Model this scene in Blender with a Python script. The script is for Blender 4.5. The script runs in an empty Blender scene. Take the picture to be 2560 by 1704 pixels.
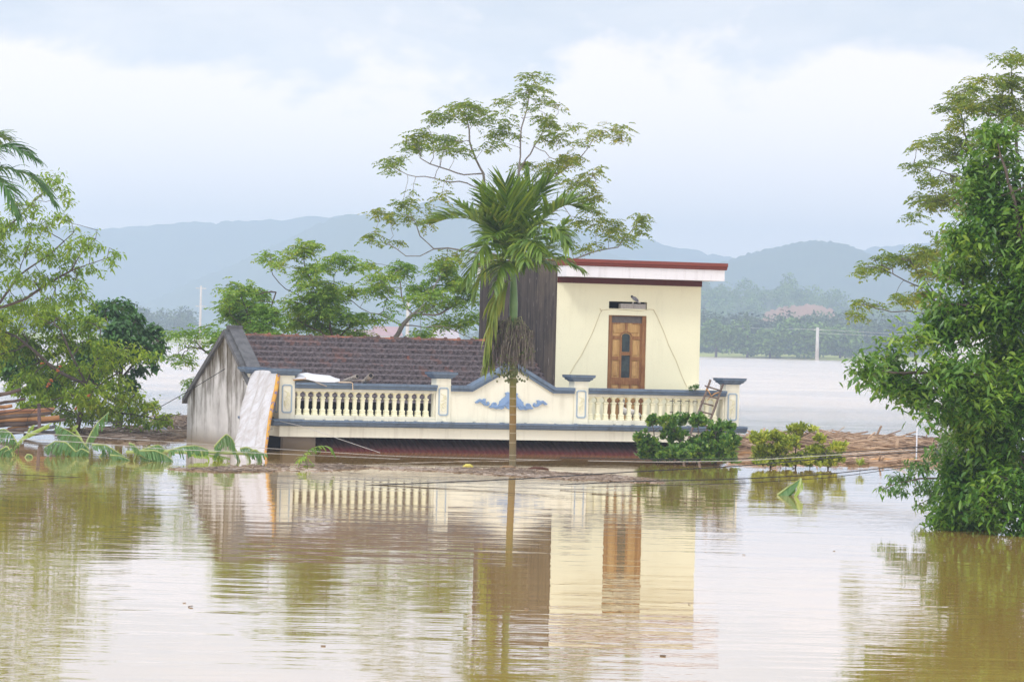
import bpy, math, random
import numpy as np
from mathutils import Matrix, Vector
S = bpy.context.scene
R = math.radians
random.seed(7); RNG = np.random.default_rng(7)

# ------------------------------------------------------------------ camera
F, CH, ROLL = 9775.0, 2.45, R(1.4)        # focal length in photo pixels, height above the flood, roll
cam = bpy.data.cameras.new('camera'); co = bpy.data.objects.new('camera', cam)
S.collection.objects.link(co); S.camera = co
cam.sensor_width = 36; cam.lens = F/2560*36; cam.clip_start = .5; cam.clip_end = 30000
c_, s_ = math.cos(ROLL), math.sin(ROLL)
co.matrix_world = Matrix(((c_, -s_, 0, 0), (0, 0, -1, 0), (s_, c_, 0, CH), (0, 0, 0, 1)))
S.render.resolution_x = 1024; S.render.resolution_y = 681

# ------------------------------------------------------------------ sky and light (overcast day)
EL, AZ = R(48), R(215)                    # soft sun high, behind the camera's left
w = bpy.data.worlds.new('World'); S.world = w; w.use_nodes = True
nt = w.node_tree; nt.nodes.clear()
def N(t, ty, **k):
    n = t.nodes.new(ty)
    for a, v in k.items(): setattr(n, a, v)
    return n
def L(t, a, b): t.links.new(a, b)
def ramp(t, fac, stops, interp='LINEAR'):
    n = N(t, 'ShaderNodeValToRGB'); r = n.color_ramp; r.interpolation = interp
    while len(r.elements) < len(stops): r.elements.new(.5)
    for e, (p, c) in zip(r.elements, stops): e.position = p; e.color = (*c, 1) if len(c) == 3 else c
    if fac is not None: L(t, fac, n.inputs[0])
    return n.outputs[0]
def noise(t, vec, scale, detail=3, rough=.5, dist=0):
    n = N(t, 'ShaderNodeTexNoise'); n.inputs['Scale'].default_value = scale
    n.inputs['Detail'].default_value = detail; n.inputs['Roughness'].default_value = rough
    n.inputs['Distortion'].default_value = dist
    if vec is not None: L(t, vec, n.inputs['Vector'])
    return n.outputs[0]
def mapping(t, vec, scale=(1, 1, 1), loc=(0, 0, 0)):
    n = N(t, 'ShaderNodeMapping'); n.inputs['Scale'].default_value = scale; n.inputs['Location'].default_value = loc
    L(t, vec, n.inputs[0]); return n.outputs[0]
def mix(t, fac, a, b, mode='MIX'):
    n = N(t, 'ShaderNodeMix', data_type='RGBA', blend_type=mode)
    for i, v in ((0, fac), (6, a), (7, b)):
        if hasattr(v, 'links'): L(t, v, n.inputs[i])
        else: n.inputs[i].default_value = v if i == 0 else (*v, 1)
    return n.outputs[2]
def mth(t, op, a, b=0., c=None):
    n = N(t, 'ShaderNodeMath', operation=op)
    for i, v in enumerate((a, b) if c is None else (a, b, c)):
        if hasattr(v, 'links'): L(t, v, n.inputs[i])
        else: n.inputs[i].default_value = v
    return n.outputs[0]
tc = N(nt, 'ShaderNodeTexCoord').outputs['Generated']
sky = N(nt, 'ShaderNodeTexSky', sky_type='NISHITA', sun_disc=False)
sky.sun_elevation = EL; sky.sun_rotation = AZ; sky.air_density = 1.2; sky.dust_density = 2
SKYK = .10
skyc = N(nt, 'ShaderNodeMix', data_type='RGBA', blend_type='MULTIPLY'); skyc.inputs[0].default_value = 1
L(nt, sky.outputs[0], skyc.inputs[6]); skyc.inputs[7].default_value = (SKYK, SKYK, SKYK, 1)
sep = N(nt, 'ShaderNodeSeparateXYZ'); L(nt, tc, sep.inputs[0])
# cloud banks: a big soft heap low over the hills, thin veils above it
m1 = mapping(nt, tc, (1, 1, 1.6), (.31, 0, .07))
n1 = noise(nt, m1, 11, 5, .55, .25)
n1b = noise(nt, m1, 34, 5, .55, .3)
shape = mth(nt, 'ADD', mth(nt, 'MULTIPLY', n1, .085), mth(nt, 'MULTIPLY_ADD', n1b, .020, .018))
edge = mth(nt, 'SUBTRACT', shape, sep.outputs[2])
bank = ramp(nt, mth(nt, 'MULTIPLY_ADD', edge, 45, .5), [(.28, (0, 0, 0)), (.72, (1, 1, 1))], 'EASE')
veil = ramp(nt, noise(nt, mapping(nt, tc, (1, 1, 3.2), (0, 0, .4)), 9, 6, .6, .4), [(.3, (0, 0, 0)), (.7, (1, 1, 1))], 'EASE')
veilc = mix(nt, veil, (.65, .71, .80), (.89, .89, .92))
cl = mix(nt, bank, veilc, (1.20, 1.09, 1.04))
up = ramp(nt, sep.outputs[2], [(0, (2.5, 2.4, 2.25)), (.045, (1.85, 1.76, 1.66)), (.085, (1.44, 1.37, 1.30)), (.14, (1.75, 1.70, 1.70)), (.3, (1.8, 1.76, 1.76)), (1, (2.2, 2.15, 2.15))])
cl = mix(nt, 1., cl, up, 'MULTIPLY')
full = mix(nt, .93, skyc.outputs[2], cl)
bg = N(nt, 'ShaderNodeBackground'); L(nt, full, bg.inputs[0]); bg.inputs[1].default_value = 1.0
L(nt, bg.outputs[0], N(nt, 'ShaderNodeOutputWorld').inputs[0])
sl = bpy.data.lights.new('sun', 'SUN'); sl.energy = 1.75; sl.angle = R(14); sl.color = (1, .97, .93)
so = bpy.data.objects.new('sun', sl); S.collection.objects.link(so)
so.rotation_euler = (R(90)-EL, 0, R(-28))
S.view_settings.view_transform = 'Standard'; S.view_settings.look = 'None'
S.view_settings.exposure = -0.06; S.view_settings.gamma = 1
S.cycles.volume_bounces = 2; S.cycles.transparent_max_bounces = 4
S.cycles.max_bounces = 6; S.cycles.diffuse_bounces = 3

# ------------------------------------------------------------------ helpers
def W(px, py, Y):                          # a photo pixel at distance Y, as a world point
    dx, dy = px-1280, py-852
    return np.array((Y*(dx*c_+dy*s_)/F, Y, CH+Y*(dx*s_-dy*c_)/F))
def hz(px): return 852+(px-1280)*math.tan(ROLL)     # horizon line
def yat(px, py): return CH*F/(py-hz(px))            # distance of a point on the water
def tag(o, label=None, cat=None, group=None, kind=None):
    for k, v in (('label', label), ('category', cat), ('group', group), ('kind', kind)):
        if v: o[k] = v
    return o
def empty(name, loc=(0, 0, 0), rz=0):
    o = bpy.data.objects.new(name, None); o.location = loc; o.rotation_euler[2] = rz
    S.collection.objects.link(o); return o
def link(name, me, m, parent=None, smooth=False):
    if m is not None:
        for q in (m if isinstance(m, (list, tuple)) else [m]): me.materials.append(q)
    if smooth: me.shade_smooth()
    o = bpy.data.objects.new(name, me); S.collection.objects.link(o)
    if parent is not None: o.parent = parent
    return o
def mesh_np(name, V, faces):
    """faces: list of integer arrays (M,k)"""
    me = bpy.data.meshes.new(name); V = np.asarray(V, dtype=np.float32)
    me.vertices.add(len(V)); me.vertices.foreach_set('co', V.ravel())
    idx = np.concatenate([np.asarray(f, dtype=np.int32).ravel() for f in faces])
    tot = np.concatenate([np.full(len(f), f.shape[1], dtype=np.int32) for f in faces])
    st = np.concatenate([[0], np.cumsum(tot)[:-1]]).astype(np.int32)
    me.loops.add(len(idx)); me.loops.foreach_set('vertex_index', idx)
    me.polygons.add(len(tot)); me.polygons.foreach_set('loop_start', st)
    me.update(calc_edges=True); me.validate(); return me
def nrm(a): return a/np.maximum(np.linalg.norm(a, axis=-1, keepdims=True), 1e-9)
class MB:
    def __init__(s): s.v = []; s.f = []
    def add(s, v, f):
        o = len(s.v); s.v += [tuple(map(float, p)) for p in v]; s.f += [tuple(o+i for i in q) for q in f]; return s
    def box(s, x0, x1, y0, y1, z0, z1):
        return s.add([(x0, y0, z0), (x1, y0, z0), (x1, y1, z0), (x0, y1, z0), (x0, y0, z1), (x1, y0, z1), (x1, y1, z1), (x0, y1, z1)],
                     [(3, 2, 1, 0), (4, 5, 6, 7), (0, 1, 5, 4), (1, 2, 6, 5), (2, 3, 7, 6), (3, 0, 4, 7)])
    def prism_xz(s, pts, y0, y1):          # outline in x,z extruded along y
        n = len(pts); v = [(x, y0, z) for x, z in pts]+[(x, y1, z) for x, z in pts]
        f = [tuple(range(n)), tuple(range(2*n-1, n-1, -1))]+[((i+1) % n, i, n+i, n+(i+1) % n) for i in range(n)]
        return s.add(v, f)
    def prism_yz(s, pts, x0, x1):
        n = len(pts); v = [(x0, y, z) for y, z in pts]+[(x1, y, z) for y, z in pts]
        f = [tuple(range(n)), tuple(range(2*n-1, n-1, -1))]+[((i+1) % n, i, n+i, n+(i+1) % n) for i in range(n)]
        return s.add(v, f)
    def lathe(s, prof, n=4, c=(0, 0), rot=45, sq=1.41421):
        v = []; f = []; m = len(prof)
        for r, z in prof:
            for k in range(n):
                a = R(rot)+2*math.pi*k/n; v.append((c[0]+r*sq*math.cos(a), c[1]+r*sq*math.sin(a), z))
        for i in range(m-1):
            for k in range(n): f.append((i*n+k, i*n+(k+1) % n, (i+1)*n+(k+1) % n, (i+1)*n+k))
        f.append(tuple(range(n-1, -1, -1))); f.append(tuple(range((m-1)*n, m*n)))
        return s.add(v, f)
    def tube(s, pts, rad, n=8):
        pts = [np.array(p, float) for p in pts]; m = len(pts)
        if not hasattr(rad, '__len__'): rad = [rad]*m
        v = []; f = []
        up = np.array((0, 0, 1.))
        for i, p in enumerate(pts):
            d = pts[min(i+1, m-1)]-pts[max(i-1, 0)]; d /= max(np.linalg.norm(d), 1e-9)
            a = np.cross(d, up); 
            if np.linalg.norm(a) < .1: a = np.cross(d, (0, 1., 0))
            a /= np.linalg.norm(a); b = np.cross(a, d)
            r = rad[i]; rx, ry = r if hasattr(r, '__len__') else (r, r)
            for k in range(n):
                t = 2*math.pi*k/n; v.append(p+a*rx*math.cos(t)+b*ry*math.sin(t))
        for i in range(m-1):
            for k in range(n): f.append((i*n+(k+1) % n, i*n+k, (i+1)*n+k, (i+1)*n+(k+1) % n))
        f.append(tuple(range(n))); f.append(tuple(range(m*n-1, (m-1)*n-1, -1)))
        return s.add(v, f)
    def build(s, name, m, parent=None, smooth=False):
        me = bpy.data.meshes.new(name); me.from_pydata(s.v, [], s.f); me.validate()
        return link(name, me, m, parent, smooth)

# ------------------------------------------------------------------ materials
def mat(name, col=(.5, .5, .5), rough=.8, spec=.3):
    m = bpy.data.materials.new(name); m.use_nodes = True; t = m.node_tree
    b = t.nodes['Principled BSDF']; b.inputs['Roughness'].default_value = rough
    b.inputs['Specular IOR Level'].default_value = spec; b.inputs['Base Color'].default_value = (*col, 1)
    return m, t, b
def bump(t, b, h, strength, dist):
    n = N(t, 'ShaderNodeBump'); n.inputs['Strength'].default_value = strength; n.inputs['Distance'].default_value = dist
    L(t, h, n.inputs['Height']); L(t, n.outputs[0], b.inputs['Normal'])
def objc(t): return N(t, 'ShaderNodeTexCoord').outputs['Object']
def plain(name, a, b2, scale=6, rough=.8, bm=.0, spec=.3):
    m, t, b = mat(name, a, rough, spec); o = objc(t); n = noise(t, o, scale, 5, .6)
    L(t, mix(t, ramp(t, n, [(.3, (0, 0, 0)), (.7, (1, 1, 1))]), a, b2), b.inputs['Base Color'])
    if bm: bump(t, b, noise(t, o, scale*4, 4), .6, bm)
    return m
def plaster(name, base, dirt, amount=.5, streak=.5):
    m, t, b = mat(name, base, .85, .2); o = objc(t)
    big = noise(t, o, 1.1, 4, .6); st = noise(t, mapping(t, o, (7, 7, .55)), 1.0, 5, .65, .2)
    fine = noise(t, o, 28, 4, .6)
    c = mix(t, mth(t, 'MULTIPLY', ramp(t, big, [(.35, (0, 0, 0)), (.75, (1, 1, 1))]), .35), base, tuple(x*.86 for x in base))
    k = ramp(t, mth(t, 'ADD', mth(t, 'MULTIPLY', st, .7), mth(t, 'MULTIPLY', big, .3)), [(1-amount*.95, (0, 0, 0)), (min(1, 1.3-amount*.95), (1, 1, 1))])
    c = mix(t, mth(t, 'MULTIPLY', k, streak), c, dirt)
    c = mix(t, mth(t, 'MULTIPLY', ramp(t, fine, [(.62, (0, 0, 0)), (.74, (1, 1, 1))]), .25), c, dirt)
    sz = N(t, 'ShaderNodeSeparateXYZ'); L(t, o, sz.inputs[0])
    tide = ramp(t, mth(t, 'ADD', sz.outputs[2], mth(t, 'MULTIPLY', big, .12)), [(.06, (1, 1, 1)), (.30, (0, 0, 0))])
    if name in TIDE: c = mix(t, mth(t, 'MULTIPLY', tide, .8), c, (.13, .09, .045))
    L(t, c, b.inputs['Base Color']); bump(t, b, fine, .5, .004)
    return m
TIDE = ('pale_cream_paint', 'brown_wet_render', 'grey_concrete')
CREAM = plaster('cream_paint', (.83, .80, .58), (.40, .35, .23), .46, .3)
CREAM2 = plaster('pale_cream_paint', (.79, .765, .63), (.33, .29, .20), .52, .5)
BLUE = plaster('blue_grey_paint', (.14, .19, .26), (.055, .06, .065), .55, .7)
LBLUE = plaster('pale_blue_paint', (.33, .42, .50), (.2, .22, .25), .4, .4)
ORNB = plaster('ornament_blue_paint', (.22, .33, .52), (.14, .18, .24), .5, .5)
WHITE = plaster('white_wash', (.77, .76, .78), (.30, .26, .24), .52, .45)
MAROON = plaster('maroon_paint', (.22, .06, .045), (.08, .03, .03), .5, .4)
DKMAR = plaster('dark_maroon_paint', (.10, .03, .025), (.04, .02, .02), .5, .4)
COPING = plaster('mouldy_cement', (.13, .13, .135), (.035, .035, .035), .6, .8)
def gable_mat():
    m, t, b = mat('stained_render', (.5, .5, .5), .9, .15); o = objc(t)
    st = noise(t, mapping(t, o, (2.6, 2.6, .5), (3, 1, 0)), 1.2, 6, .66, .5); bl = noise(t, o, 1.4, 5, .6)
    sx = N(t, 'ShaderNodeSeparateXYZ'); L(t, o, sx.inputs[0])
    up_ = mth(t, 'MULTIPLY', sx.outputs[2], .11)          # mould runs down from the verge and fades
    k = ramp(t, mth(t, 'ADD', mth(t, 'ADD', mth(t, 'MULTIPLY', st, .75), mth(t, 'MULTIPLY', bl, .25)), up_), [(.56, (0, 0, 0)), (.64, (.45, .45, .45)), (.76, (1, 1, 1))])
    c = mix(t, ramp(t, bl, [(.35, (0, 0, 0)), (.65, (1, 1, 1))]), (.60, .59, .58), (.42, .41, .40))
    c = mix(t, k, c, (.075, .06, .035)); c = mix(t, mth(t, 'MULTIPLY', ramp(t, mth(t, 'ADD', sx.outputs[2], mth(t, 'MULTIPLY', bl, .25)), [(.12, (1, 1, 1)), (.45, (0, 0, 0))]), .7), c, (.16, .115, .06)); L(t, c, b.inputs['Base Color']); bump(t, b, bl, .4, .01); return m
def towerside_mat():
    m, t, b = mat('black_mouldy_render', (.1, .1, .1), .9, .15); o = objc(t)
    st = noise(t, mapping(t, o, (9, 9, .7)), 1.0, 6, .7, .2); bl = noise(t, mapping(t, o, (1, 1, .6)), .8, 4, .6)
    c = mix(t, ramp(t, st, [(.35, (0, 0, 0)), (.6, (1, 1, 1))]), (.022, .02, .022), (.085, .07, .06))
    c = mix(t, mth(t, 'MULTIPLY', ramp(t, bl, [(.45, (0, 0, 0)), (.7, (1, 1, 1))]), .65), c, (.19, .15, .11))
    fl = noise(t, mapping(t, o, (22, 22, 3.2), (5, 0, 0)), 1, 2, .5)
    c = mix(t, mth(t, 'MULTIPLY', ramp(t, fl, [(.68, (0, 0, 0)), (.74, (1, 1, 1))]), .55), c, (.42, .37, .34))
    L(t, c, b.inputs['Base Color']); bump(t, b, st, .4, .01); return m
def tile_mat():
    m, t, b = mat('old_clay_tile', (.1, .06, .05), .75, .3); o = objc(t)
    sx = N(t, 'ShaderNodeSeparateXYZ'); L(t, o, sx.inputs[0])
    cell = N(t, 'ShaderNodeCombineXYZ')
    L(t, mth(t, 'FLOOR', mth(t, 'DIVIDE', sx.outputs[0], .205)), cell.inputs[0])
    L(t, mth(t, 'FLOOR', mth(t, 'DIVIDE', sx.outputs[1], .235)), cell.inputs[1])
    wn = N(t, 'ShaderNodeTexWhiteNoise'); L(t, cell.outputs[0], wn.inputs[0])
    big = noise(t, o, .9, 4, .6); fine = noise(t, o, 16, 5, .65)
    c = mix(t, ramp(t, fine, [(.35, (0, 0, 0)), (.65, (1, 1, 1))]), (.034, .027, .029), (.16, .13, .135))
    k = mth(t, 'ADD', mth(t, 'MULTIPLY', wn.outputs[0], .55), mth(t, 'MULTIPLY', big, .75))
    c = mix(t, ramp(t, k, [(.8, (0, 0, 0)), (1.1, (1, 1, 1))]), c, (.16, .085, .07))
    c = mix(t, mth(t, 'MULTIPLY', ramp(t, noise(t, o, 3.1, 3, .6), [(.69, (0, 0, 0)), (.75, (1, 1, 1))]), .6), c, (.34, .10, .05))
    L(t, c, b.inputs['Base Color']); bump(t, b, fine, .5, .01); return m
def island_mat(name, stops, rough=.7, nscale=0, transl=0., spec=.25, nmul=.5):
    m, t, b = mat(name, stops[0][1], rough, spec)
    g = N(t, 'ShaderNodeNewGeometry'); fac = g.outputs['Random Per Island']
    if nscale:
        n_ = ramp(t, noise(t, objc(t), nscale, 3, .55), [(.3, (0, 0, 0)), (.7, (1, 1, 1))])
        fac = mth(t, 'ADD', mth(t, 'MULTIPLY', fac, 1-nmul), mth(t, 'MULTIPLY', n_, nmul))
    c = ramp(t, fac, stops); L(t, c, b.inputs['Base Color'])
    if transl:
        tr = N(t, 'ShaderNodeBsdfTranslucent'); L(t, mix(t, 1., c, (1.25, 1.3, .6), 'MULTIPLY'), tr.inputs[0])
        ms = N(t, 'ShaderNodeMixShader'); ms.inputs[0].default_value = transl
        L(t, b.outputs[0], ms.inputs[1]); L(t, tr.outputs[0], ms.inputs[2])
        L(t, ms.outputs[0], t.nodes['Material Output'].inputs[0])
    return m
def G(*c): return [(i/(len(c)-1), x) for i, x in enumerate(c)]
LEAF_OLIVE = island_mat('olive_leaf', G((0.072, 0.154, 0.021), (0.144, 0.225, 0.025), (0.240, 0.286, 0.029), (0.408, 0.307, 0.042)), .55, .35, .32)
LEAF_AIRY = island_mat('feathery_leaf', G((0.084, 0.193, 0.032), (0.154, 0.284, 0.040), (0.265, 0.374, 0.044), (0.419, 0.362, 0.050)), .55, .5, .32)
LEAF_FRESH = island_mat('fresh_leaf', G((0.089, 0.194, 0.018), (0.167, 0.279, 0.029), (0.256, 0.365, 0.036), (0.345, 0.397, 0.058)), .5, .5, .32)
LEAF_BUSH = island_mat('bush_leaf', G((0.087, 0.183, 0.014), (0.186, 0.300, 0.021), (0.316, 0.416, 0.032), (0.475, 0.480, 0.057)), .5, .6, .3)
LEAF_DARK = island_mat('dark_leaf', G((0.039, 0.102, 0.024), (0.066, 0.163, 0.033), (0.111, 0.224, 0.045)), .5, .5, .2)
LEAF_MANGO = island_mat('glossy_leaf', G((.028, .09, .014), (.065, .165, .02), (.15, .28, .026), (.33, .44, .05)), .36, .9, .28, .5, .55)
LEAF_RUB = island_mat('thick_leaf', G((0.032, 0.105, 0.017), (0.073, 0.180, 0.028), (0.162, 0.285, 0.033), (0.389, 0.495, 0.066)), .35, 1.5, .15, .45, .4)
LEAF_RUBY = island_mat('yellowish_thick_leaf', G((0.113, 0.179, 0.022), (0.227, 0.293, 0.033), (0.417, 0.455, 0.055), (0.644, 0.650, 0.099)), .4, 1.2, .2, .4)
LEAF_PALM = island_mat('palm_leaf', G((0.053, 0.118, 0.013), (0.097, 0.180, 0.017), (0.159, 0.249, 0.021), (0.283, 0.332, 0.034)), .38, .9, .22, .45, .35)
LEAF_PALMY = island_mat('dying_palm_leaf', G((0.098, 0.169, 0.020), (0.197, 0.260, 0.030), (0.365, 0.338, 0.050)), .45, 1.2, .2, .4)
LEAF_BAN = island_mat('banana_leaf', G((0.051, 0.136, 0.027), (0.093, 0.204, 0.054), (0.145, 0.264, 0.090)), .4, 1.5, .3, .4)
LEAF_BANY = island_mat('yellow_banana_leaf', G((.17, .26, .03), (.24, .34, .05), (.32, .40, .08)), .45, 1.5, .3, .4)
BARK = plain('grey_bark', (.16, .145, .13), (.30, .275, .25), 9, .9, .01)
BARKD = plain('dark_bark', (.07, .055, .045), (.14, .11, .09), 9, .9, .01)
FARLEAF = island_mat('far_leaf', G((.03, .055, .012), (.055, .095, .02), (.09, .14, .03)), .8, .05, 0)
FARLEAF2 = island_mat('far_pale_leaf', G((0.096, 0.176, 0.039), (0.144, 0.240, 0.052), (0.192, 0.288, 0.065)), .8, .1, 0)
RIDGE = island_mat('ridge_tile', G((.06, .045, .045), (.10, .065, .055), (.20, .09, .06), (.55, .18, .08)), .8, 2.5, 0, .2, .6)
DEBRIS = island_mat('drift_litter', G((.06, .04, .03), (.30, .20, .13), (.52, .36, .24), (.80, .62, .44)), .85, .4)
DEBRISD = island_mat('dark_litter', G((.05, .035, .03), (.16, .12, .09), (.32, .25, .19), (.6, .55, .52)), .85, .4)
BLACKW = plain('black_cable', (.015, .015, .017), (.03, .03, .03), 5, .6)
GREYW = plain('grey_wire', (.35, .34, .32), (.5, .48, .45), 5, .6)
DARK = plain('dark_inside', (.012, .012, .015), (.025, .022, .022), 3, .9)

def wood(name, a, b2, c2, sc=(30, 30, 2.5)):
    m, t, b = mat(name, a, .7, .25); o = objc(t)
    n = noise(t, mapping(t, o, sc), 1, 5, .65, .4); g = noise(t, o, 3, 3, .6)
    c = mix(t, ramp(t, n, [(.32, (0, 0, 0)), (.68, (1, 1, 1))]), a, b2)
    c = mix(t, mth(t, 'MULTIPLY', ramp(t, g, [(.5, (0, 0, 0)), (.7, (1, 1, 1))]), .7), c, c2)
    L(t, c, b.inputs['Base Color']); bump(t, b, n, .3, .004); return m
DOORW = wood('weathered_door_wood', (.20, .085, .035), (.36, .19, .08), (.14, .045, .025))
DOORW2 = wood('pale_door_wood', (.40, .22, .08), (.56, .36, .15), (.24, .12, .055))

# ------------------------------------------------------------------ water, far bank, hills
def water_mat():
    m, t, b = mat('muddy_flood_water', (.30, .205, .07), .012, .5)
    b.inputs['IOR'].default_value = 1.42
    o = objc(t)
    geo = N(t, 'ShaderNodeNewGeometry').outputs['Position']
    sx = N(t, 'ShaderNodeSeparateXYZ'); L(t, geo, sx.inputs[0])
    mud = noise(t, geo, .05, 3, .5)
    L(t, mix(t, mud, (.62, .36, .085), (.70, .43, .12)), b.inputs['Base Color'])
    a = noise(t, mapping(t, geo, (.35, 1.0, 1)), 1.1, 2, .5, .3)
    f2 = noise(t, mapping(t, geo, (.6, 1.8, 1)), 3.0, 2, .5)
    lo = noise(t, mapping(t, geo, (.12, .30, 1)), 1.0, 2, .5)
    patch = ramp(t, noise(t, mapping(t, geo, (.02, .055, 1)), 1.0, 3, .55), [(.35, (.35, .35, .35)), (.68, (1, 1, 1))])
    far = N(t, 'ShaderNodeMapRange'); L(t, sx.outputs[1], far.inputs[0])
    far.inputs[1].default_value = 90; far.inputs[2].default_value = 190; far.inputs[3].default_value = 1; far.inputs[4].default_value = 30
    h = mth(t, 'ADD', mth(t, 'ADD', a, mth(t, 'MULTIPLY', f2, .22)), mth(t, 'MULTIPLY', lo, .9))
    nr = N(t, 'ShaderNodeMapRange'); L(t, sx.outputs[1], nr.inputs[0]); nr.inputs[1].default_value = 35; nr.inputs[2].default_value = 68; nr.inputs[3].default_value = 1.35; nr.inputs[4].default_value = 1
    h = mth(t, 'MULTIPLY', mth(t, 'MULTIPLY', mth(t, 'MULTIPLY', h, patch), far.outputs[0]), nr.outputs[0])
    rr_ = N(t, 'ShaderNodeMapRange'); L(t, sx.outputs[1], rr_.inputs[0]); rr_.inputs[1].default_value = 92; rr_.inputs[2].default_value = 190; rr_.inputs[3].default_value = .012; rr_.inputs[4].default_value = .17
    L(t, mth(t, 'MULTIPLY', rr_.outputs[0], mth(t, 'ADD', mth(t, 'MULTIPLY', patch, .5), .55)), b.inputs['Roughness'])
    bn = N(t, 'ShaderNodeBump'); bn.inputs['Strength'].default_value = 1; bn.inputs['Distance'].default_value = .0075; L(t, h, bn.inputs['Height'])
    fr = N(t, 'ShaderNodeFresnel'); fr.inputs[0].default_value = 1.38; L(t, bn.outputs[0], fr.inputs['Normal'])
    gl = N(t, 'ShaderNodeBsdfGlossy'); gl.inputs[0].default_value = (.98, .98, 1, 1); L(t, b.inputs['Roughness'].links[0].from_socket, gl.inputs['Roughness']); L(t, bn.outputs[0], gl.inputs['Normal'])
    df = N(t, 'ShaderNodeBsdfDiffuse'); L(t, b.inputs['Base Color'].links[0].from_socket, df.inputs[0])
    ms = N(t, 'ShaderNodeMixShader'); L(t, mth(t, 'SUBTRACT', 1., mth(t, 'MULTIPLY', mth(t, 'SUBTRACT', 1., fr.outputs[0]), .58)), ms.inputs[0])
    L(t, df.outputs[0], ms.inputs[1]); L(t, gl.outputs[0], ms.inputs[2]); L(t, ms.outputs[0], t.nodes['Material Output'].inputs[0])
    return m
yy = [-60, 40, 120, 300, 900, 2500, 5500]; me = MB()
me.add([(x, y, 0) for y in yy for x in (-3300, -300, 0, 300, 3300)], [(i*5+j, i*5+j+1, i*5+j+6, i*5+j+5) for i in range(6) for j in range(4)])
water = me.build('flood_water', water_mat()); tag(water, kind='structure')

def ridge(name, D, prof, depth, m, rough=8, nx=260, ny=26, seed=0, front=.55):
    """a real hill: crest follows prof at distance D, slopes fall to both sides"""
    rg = np.random.default_rng(seed); xs = np.linspace(prof[0][0], prof[-1][0], nx)
    z = np.interp(xs, [p[0] for p in prof], [p[1] for p in prof])
    V = []
    fr = [(rg.uniform(0, 6.3), rg.uniform(.5, 1)) for _ in range(12)]
    for j in range(ny):
        t = j/(ny-1); y = D+(t-front)*depth
        k = max(0, 1-abs((t-front)/(front if t < front else 1-front)))**.8
        for i, px in enumerate(xs):
            P = W(px, z[i], D); X = P[0]*y/D if y > D*.2 else P[0]
            n = sum(math.sin(X*(.9+q)/rough/3.2*(1.7**(q % 5))+fr[q][0]+y*(.6+.2*q)/rough/2.6*(1.6**(q % 5)))*fr[q][1]/(1.5**(q % 5)) for q in range(12))/4
            V.append((X, y, -4+(P[2]+4)*k+n*rough*min(1, k*2)))
    f = np.array([(j*nx+i, j*nx+i+1, (j+1)*nx+i+1, (j+1)*nx+i) for j in range(ny-1) for i in range(nx-1)])
    o = link(name, mesh_np(name, V, [f]), m, None, True); tag(o, kind='structure'); return o
HILLM = plain('hill_forest', (.02, .05, .02), (.05, .09, .03), .02, .95)
HILLM2 = plain('near_hill_forest', (.025, .05, .02), (.09, .12, .04), .06, .95)
EARTH = plain('bare_red_earth', (.36, .18, .11), (.26, .17, .10), .12, .95)
BANKM = plain('grass_bank', (.22, .27, .05), (.32, .33, .09), .06, .95)
ridge('hill', 4600, [(-500, 590), (100, 560), (300, 565), (430, 552), (560, 548), (700, 542), (830, 532), (950, 540), (1100, 560), (1400, 560), (1600, 590), (1750, 625), (1900, 650), (2100, 625), (2250, 605), (2450, 600), (3000, 610)], 1200, HILLM, 3, seed=1)
ridge('hill', 3600, [(-200, 860), (250, 800), (380, 750), (480, 700), (600, 650), (700, 600), (780, 560), (870, 527), (960, 530), (1040, 500), (1110, 492), (1250, 530), (1400, 580), (1560, 640), (1750, 700), (2000, 800), (2200, 870)], 1200, HILLM, 2.6, seed=2)
ridge('hill', 3000, [(1100, 860), (1400, 730), (1600, 690), (1700, 672), (1800, 652), (1900, 620), (2000, 599), (2054, 594), (2110, 603), (2200, 640), (2350, 665), (2600, 690), (3000, 760)], 900, HILLM, 2, seed=3)
ridge('hill', 1700, [(1400, 870), (1500, 730), (1650, 700), (1740, 700), (1800, 715), (1860, 735), (1950, 722), (2020, 728), (2100, 760), (2200, 765), (2400, 770), (2900, 790)], 380, HILLM2, 3.5, seed=4)
ridge('bare_earth_slope', 1420, [(1895, 800), (1925, 772), (1985, 764), (2040, 758), (2075, 766), (2110, 800)], 150, EARTH, 1.4, nx=60, ny=14, seed=5)
def bank():
    V = []; xs = np.linspace(-700, 700, 120); n = 0
    for j, (dy, z) in enumerate([(0, -.6), (8, .35), (40, .7), (120, .85), (500, 1.0), (1200, 1.2)]):
        for x in xs:
            sh = 900-x*.85+12*math.sin(x*.03)+5*math.sin(x*.11) if x < 300 else 645+12*math.sin(x*.03)
            V.append((x*(1+dy/900), sh+dy, z+.1*math.sin(x*.2+dy)))
    nx = len(xs); f = np.array([(j*nx+i, j*nx+i+1, (j+1)*nx+i+1, (j+1)*nx+i) for j in range(5) for i in range(nx-1)])
    tag(link('far_bank', mesh_np('far_bank', V, [f]), BANKM, None, True), kind='structure')
bank()

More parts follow.
